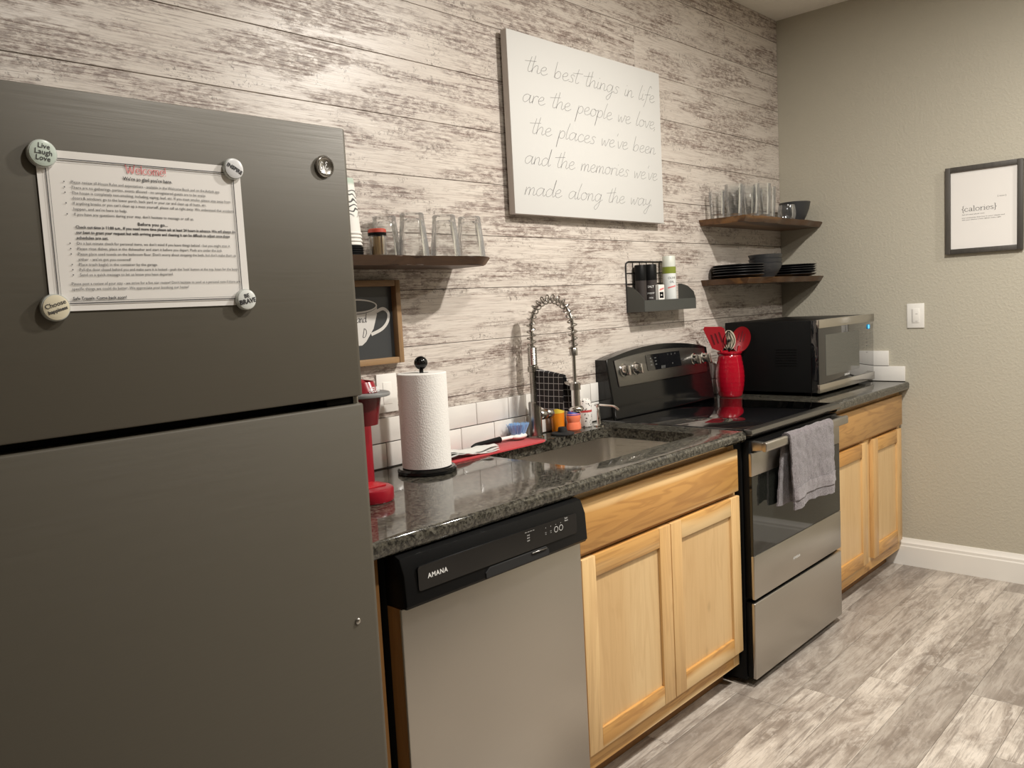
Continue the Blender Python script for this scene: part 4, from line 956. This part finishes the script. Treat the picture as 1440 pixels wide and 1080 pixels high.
put('lettering', [wrap_text('SALT', .012, -1.305, -.048, .0267, zb + .095, FA_, .0002), wrap_text('pepper', .011, -1.305, -.048, .0267, zb + .07, FA_), wrap_text('mix', .012, -1.305, -.048, .0267, zb + .05, FA_)], M_lettering, sb2)

# ------------------------------------------------------------------ paper towel, coffee maker
hx, hy, hz = -2.682, -.172, .914
ph = thing('paper_towel_holder', 'black paper towel holder with a round knob on the granite', 'holder', (hx, hy, hz))
bm = NB(); lathe(bm, [(0, 0), (.083, 0), (.086, .003), (.086, .011), (.081, .016), (0, .017)], (hx, hy, hz), 48); obj('base', bm, M_black, ph)
bm = NB(); lathe(bm, [(0, .016), (.006, .016), (.006, .306), (0, .306)], (hx, hy, hz), 16); obj('post', bm, M_black, ph)
bm = NB(); bmesh.ops.create_uvsphere(bm, u_segments=28, v_segments=18, radius=.0195, matrix=Matrix.Translation((hx, hy, hz + .317))); obj('knob', bm, M_black, ph)
bm = NB(); lathe(bm, [(.021, .0175), (.069, .0175), (.0712, .019), (.0712, .287), (.069, .289), (.021, .289), (.021, .0175)], (hx, hy, hz), 64); tag(obj('paper_towel_roll', bm, M_ptowel, None, (hx, hy, hz)), 'white quilted paper towel roll standing on the black holder', 'paper towel')

kx0, kx1 = -3.062, -2.946
kf = thing('coffee_maker', 'red single-serve coffee maker mostly hidden behind the refrigerator', 'coffee maker', (-3.004, -.22, .914))
kc = (kx0 + kx1) / 2; hw = (kx1 - kx0) / 2
def kshape(front, back, g=0):
    return [(kx1 + g, back), (kx0 - g, back)] + [(kc - (hw + g) * math.cos(PI * k / 14), front + hw + g - (hw + g) * math.sin(PI * k / 14)) for k in range(15)]
bm = NB(); prism(bm, kshape(-.385, -.08), 'z', .914, .948, .005); kb = obj('drip_base', bm, M_redp, kf)
bm = NB(); prism(bm, [(kx1 - .022, -.1), (kx0 + .022, -.1), (kx0 + .022, -.345), (kx1 - .022, -.345)], 'z', .948, .952, .001); obj('drip_tray', bm, M_redsil, kb)
bm = NB(); prism(bm, rrect(kx0 + .003, kx1 - .003, -.288, -.075, .02), 'z', .948, 1.16, .003); obj('tower', bm, M_redp, kf)
bm = NB(); lathe(bm, [(0, 1.105), (.036, 1.105), (.048, 1.178), (0, 1.178)], (kc, -.318, 0), 40); obj('brew_head', bm, mat('deep_red_plastic', (.13, .004, .008), .25), kf)
bm = NB(); prism(bm, kshape(-.392, -.07, .006), 'z', 1.176, 1.186, .003); obj('rim', bm, mat('grey_rim', (.22, .22, .215), .35), kf)
bm = NB(); sheet(bm, lambda u, v: (kc + hw * .86 * math.sin((u - .5) * PI), -.225 - .14 * math.cos((u - .5) * PI) * (1 - .10 * v), 1.186 + .026 * v), 20, 3, .004)
tp = obj('lid_skirt', bm, M_redp, kf)
bm = NB(); lathe(bm, [(0, 1.186), (.056, 1.186), (.055, 1.205), (.05, 1.222), (.036, 1.238), (0, 1.245)], (kc, -.0, 0), 40)
for v in bm.verts:
    v.co.y = v.co.y * 2.2 - .225; v.co.z -= max(0, -.2 - v.co.y) * .3 * (v.co.z - 1.186) / .06
obj('lid', bm, M_redp, kf)
p_, f_ = text('KEURIG', .0175, (0, 0, 1.1895), PX, PZ, 'CENTER', .0005)
A_ = math.radians(-48)
put('lettering', [([Vector((kc + .0608 * math.sin(q.x * 9.5 + .06), -.2275 - .1455 * math.cos(q.x * 9.5 + .06), q.z)) for q in p_], f_)], M_lettering, kf)

# ------------------------------------------------------------------ red mat, cloth, brush
mz = .9145
rm = thing('drying_mat', 'red mat lying on the granite beside the faucet', 'mat', (-2.35, -.09, mz))
bm = NB(); prism(bm, rrect(-2.63, -2.105, -.155, -.03, .05, 8), 'z', mz, mz + .0045, .0015); obj('pad', bm, M_redmat, rm)
def fold(zo, shrink, ph):
    def f(u, v):
        a = u * 1.0
        return (-2.585 + .235 * u - .02 * v * u, -.145 + .085 * v * (1 - .35 * u) + shrink * .1, mz + .006 + zo * (1 - .55 * u) + .004 * math.sin(u * 7 + ph) + .004 * math.sin(v * 6 + ph * 2 + u * 4))
    return f
bg_ = thing('folded_cloth', 'crumpled light grey cloth lying on the red mat', 'cloth', (-2.47, -.11, mz)); M_bag = mat('grey_film', (.60, .60, .57), .35, coat=.2)
for k in range(3):
    bm = NB(); sheet(bm, fold(.008 + .008 * k, k * .02, k * .6), 22, 12, .002); rough(bm, .003, 45, k + 2); obj('fold', bm, M_bag, bg_)
br = thing('dish_brush', 'dish brush with blue bristles and black grip on the red mat', 'brush', (-2.25, -.06, mz + .005))
def bp(u): return Vector((-2.395 + .245 * u, -.062 + .006 * u, mz + .0165 + .014 * u * (1 - u)))
bm = NB(); tube(bm, [bp(k / 20 * .55) for k in range(21)], [.004 + .007 * math.sin(min(1, k / 5) * PI / 2) * (1 - .25 * math.sin(k / 20 * PI)) for k in range(21)], 12); obj('grip', bm, M_blackm, br)
bm = NB(); tube(bm, [bp(.52 + .30 * k / 10) for k in range(11)], [.007 - .001 * k / 10 for k in range(11)], 12); obj('neck', bm, M_white, br)
hb = Vector((-2.165, -.056, mz + .018))
bm = NB(); bmesh.ops.create_uvsphere(bm, u_segments=22, v_segments=12, radius=1, matrix=Matrix.Translation(hb) @ Matrix.Diagonal((.037, .026, .0115, 1))); obj('head', bm, M_white, br)
bm = NB()
for k in range(150):
    a = R_.uniform(0, 2 * PI); r = math.sqrt(R_.random()); x, y = r * math.cos(a), r * math.sin(a)
    p0 = hb + Vector((x * .028, y * .019, .007)); p1 = p0 + Vector((x * .020, y * .014, .036 + R_.uniform(-.002, .002))); tube(bm, [p0, p1], [.0012, .0014], 4)
tag(obj('bristles', bm, mat('blue_bristle', (.30, .50, .78), .5), br), kind='stuff')

# ------------------------------------------------------------------ faucet with dishcloth
fx, fy = -2.078, -.062
fa = thing('faucet', 'brushed steel pull-down faucet with a coiled spring neck', 'faucet', (fx, fy, .914))
bm = NB(); lathe(bm, [(0, 0), (.028, 0), (.028, .004), (.0225, .008), (.0225, .125), (.02, .128), (0, .128)], (fx, fy, .914), 32); obj('base', bm, M_nickel, fa)
bm = NB(); lathe(bm, [(0, .126), (.0135, .126), (.0135, .232), (.019, .234), (.019, .252), (.0155, .254), (.0155, .318), (.012, .32), (0, .32)], (fx, fy, .914), 28); obj('riser', bm, M_nickel, fa)
bm = NB()
for k in range(10): lathe(bm, [(.0153, .258 + .006 * k), (.0168, .261 + .006 * k), (.0153, .264 + .006 * k)], (fx, fy, .914), 24)
obj('collar_ribs', bm, M_nickel, fa)
Rr = .0925
arch = [Vector((fx, fy, 1.234)), Vector((fx, fy, 1.26)), Vector((fx, fy, 1.285))] + [Vector((fx, fy - Rr + Rr * math.cos(PI * k / 24), 1.305 + 1.0 * Rr * math.sin(PI * k / 24))) for k in range(0, 24)] + [Vector((fx, fy - 2 * Rr, 1.305 - .018 * k)) for k in range(0, 12)]
bm = NB(); tube(bm, arch, .0062, 10); obj('hose', bm, M_nickel, fa)
# spring
cum = [0]
for a, b in zip(arch, arch[1:]): cum.append(cum[-1] + (b - a).length)
fr_ = frames(arch); Ls = cum[-1] - .115; pts = []; turns = 20; N = turns * 14
for k in range(N + 1):
    s = Ls * k / N; j = 0
    while j < len(cum) - 2 and cum[j + 1] < s: j += 1
    f = (s - cum[j]) / max(1e-9, cum[j + 1] - cum[j]); c = arch[j].lerp(arch[j + 1], f); n1 = fr_[j][1].lerp(fr_[j + 1][1], f).normalized(); b1 = fr_[j][2].lerp(fr_[j + 1][2], f).normalized(); th = 2 * PI * k / 14
    pts.append(c + (n1 * math.cos(th) + b1 * math.sin(th)) * .0148)
bm = NB(); tube(bm, pts, .0025, 6); obj('spring', bm, M_nickel, fa)
sxy = (fx, fy - 2 * Rr)
bm = NB(); lathe(bm, [(0, 1.09), (.0185, 1.09), (.0185, 1.112), (.012, 1.116), (0, 1.116)], (*sxy, 0), 24); obj('holder_ring', bm, M_nickel, fa)
bm = NB(); tube(bm, [(fx, fy, 1.157), (fx, fy - Rr, 1.128), (fx, fy - 2 * Rr + .012, 1.103)], .006, 10); obj('holder_arm', bm, M_nickel, fa)
bm = NB(); lathe(bm, [(0, 1.018), (.024, 1.018), (.026, 1.024), (.024, 1.03), (.0155, 1.036), (.015, 1.09), (0, 1.092)], (*sxy, 0), 28); obj('spray_head', bm, M_chrome, fa)
bm = NB(); lathe(bm, [(0, 1.205), (.0135, 1.205), (.0135, 1.228), (.0105, 1.232), (0, 1.232)], (*sxy, 0), 20); obj('spring_cap', bm, M_nickel, fa)
bm = NB(); lathe(bm, [(0, .018), (.0175, .018), (.019, .02), (.019, .05), (.0175, .052), (.0175, .056), (.019, .058), (.019, .082), (.016, .086), (0, .086)], (fx, fy, .992), 28, 'x'); hn = obj('handle', bm, M_nickel, fa)
dc = thing('dishcloth', 'black and white checked dishcloth draped over the faucet arm', 'cloth', (fx, fy - .08, 1.13))
def check_mat():
    m, t, b = new_mat('checked_cotton'); co = nd(t, 'TexCoord').outputs['Object']; s = nd(t, 'SeparateXYZ', {0: co})
    a = mul(t, mul(t, s.outputs[1], 46), 1, 'FRACT'); c = mul(t, mul(t, s.outputs[2], 46), 1, 'FRACT')
    k = mul(t, mul(t, a, .1, 'LESS_THAN'), mul(t, c, .1, 'LESS_THAN'), 'MAXIMUM')
    t.links.new(mixc(t, k, (.018, .016, .017), (.40, .39, .38)), b.inputs['Base Color']); b.inputs['Roughness'].default_value = .95
    bump(t, b, noise(t, coords(t, (1, 1, 1), False), 900, 2, .6), .5, .002); return m
M_check = check_mat()
def drape(u, v):
    yy = fy - .022 - .118 * u; zt = 1.151 - .225 * (fy - .0 - yy) * .7; L1, L2 = .118, .125; s = v * (L1 + .024 + L2)
    if s < L1: d = (L1 - s) / L1; return (fx - .0085 - .006 * d + .003 * math.sin(u * 10) * d, yy - .004 * d, zt + .003 - (L1 - s) - .008 * math.sin(u * 5) * d)
    if s < L1 + .024: a = PI * (s - L1) / .024; return (fx - .0085 * math.cos(a), yy, zt + .003 + .007 * math.sin(a))
    d = (s - L1 - .024) / L2; return (fx + .0085 + .008 * d + .003 * math.sin(u * 8) * d, yy - .035 * d * (.3 + u), zt + .003 - (s - L1 - .024))
bm = NB(); sheet(bm, drape, 22, 40, .003); obj('cotton_cloth', bm, M_check, dc)

# ------------------------------------------------------------------ bottles, stopper and soap pump by the sink
M_orange = mat('orange_liquid', (.72, .22, .012), .2, coat=.4); M_coral = mat('coral_soap', (.80, .20, .10), .25, coat=.4); M_wplastic = mat('white_plastic', (.72, .70, .66), .35)
def flat(t, sx):   # bottles are ovals, broad side to the room
    for c in t.children:
        for v in c.data.vertices: v.co.y *= sx
b1 = bottle('dish_soap', 'tall orange dish soap bottle behind the faucet spray head', 'bottle', -1.942, -.05, .9145, [(0, 0), (.026, 0), (.029, .006), (.029, .09), (.022, .125), (.019, .135), (0, .135)], M_orange, [('cap', [(0, .135), (.0185, .135), (.0175, .172), (.012, .178), (0, .178)], mat('orange_cap', (.80, .30, .02), .35)), ('label', [(.0292, .07), (.0295, .07), (.0295, .092), (.0292, .092)], mat('yellow_label', (.70, .50, .05), .5))])
flat(b1, .7)
b2 = bottle('soap_bottle', 'squat coral soap bottle with a blue label and white cap', 'bottle', -1.895, -.085, .9145, [(0, 0), (.027, 0), (.032, .006), (.031, .022), (.027, .032), (.031, .045), (.030, .062), (.016, .078), (0, .078)], M_coral, [('cap', [(0, .078), (.013, .078), (.012, .098), (0, .1)], M_wplastic), ('label', [(.0305, .058), (.0308, .06), (.0225, .074), (.022, .073)], mat('blue_label', (.03, .05, .30), .5))])
flat(b2, .75)
def speckle_mat(nm, base, dots):
    m, t, b = new_mat(nm); v = nd(t, 'TexVoronoi', {'Vector': coords(t, (1, 1, 1), False), 'Scale': 95}).outputs['Distance']
    n = noise(t, coords(t, (1, 1, 1), False), 120, 3, .6)
    t.links.new(mixc(t, ramp(t, mul(t, v, n, 'ADD'), [(.72, 1), (.8, 0)]), base, dots), b.inputs['Base Color']); b.inputs['Roughness'].default_value = .35; return m
b3 = bottle('lotion_bottle', 'white patterned lotion bottle standing nearest the range', 'bottle', -1.800, -.062, .9145, [(0, 0), (.024, 0), (.027, .004), (.027, .088), (.023, .102), (.014, .106), (0, .106)], speckle_mat('white_print', (.74, .72, .68), (.09, .08, .08)), [('label', [(.0272, .056), (.0274, .056), (.0274, .064), (.0272, .064)], mat('red_label', (.45, .05, .05), .5))])
b4 = bottle('pump_bottle', 'pinkish patterned bottle with a white pump between coral and white bottles', 'bottle', -1.848, -.045, .9145, [(0, 0), (.026, 0), (.028, .004), (.028, .085), (.02, .105), (.012, .11), (0, .11)], speckle_mat('pink_print', (.60, .44, .37), (.22, .10, .08)), [('pump', [(0, .11), (.012, .11), (.012, .125), (.004, .127), (.004, .142), (.011, .143), (.011, .158), (0, .16)], M_wplastic)])
st = thing('sink_stopper', 'black rubber sink stopper standing on the counter edge behind the sink', 'stopper', (-1.985, -.105, .9145))
bm = NB(); lathe(bm, [(0, 0), (.040, 0), (.042, .003), (.040, .007), (.018, .01), (.0155, .024), (.013, .027), (0, .027)], (-1.985, -.105, .9145), 32); obj('disc', bm, M_rubber, st)
sd = thing('soap_dispenser', 'slim chrome countertop soap dispenser with a long curved spout', 'dispenser', (-1.765, -.10, .914))
bm = NB(); lathe(bm, [(0, 0), (.02, 0), (.02, .004), (.0085, .008), (.007, .012), (.007, .07), (.0085, .072), (.0085, .084), (0, .085)], (-1.765, -.10, .914), 20); obj('stem', bm, M_chrome, sd)
bm = NB(); tube(bm, smooth_pts([(-1.765, -.085, .993), (-1.765, -.10, .994), (-1.765, -.14, .993), (-1.765, -.175, .991), (-1.765, -.195, .98)], 6), .0045, 10); obj('spout', bm, M_chrome, sd)
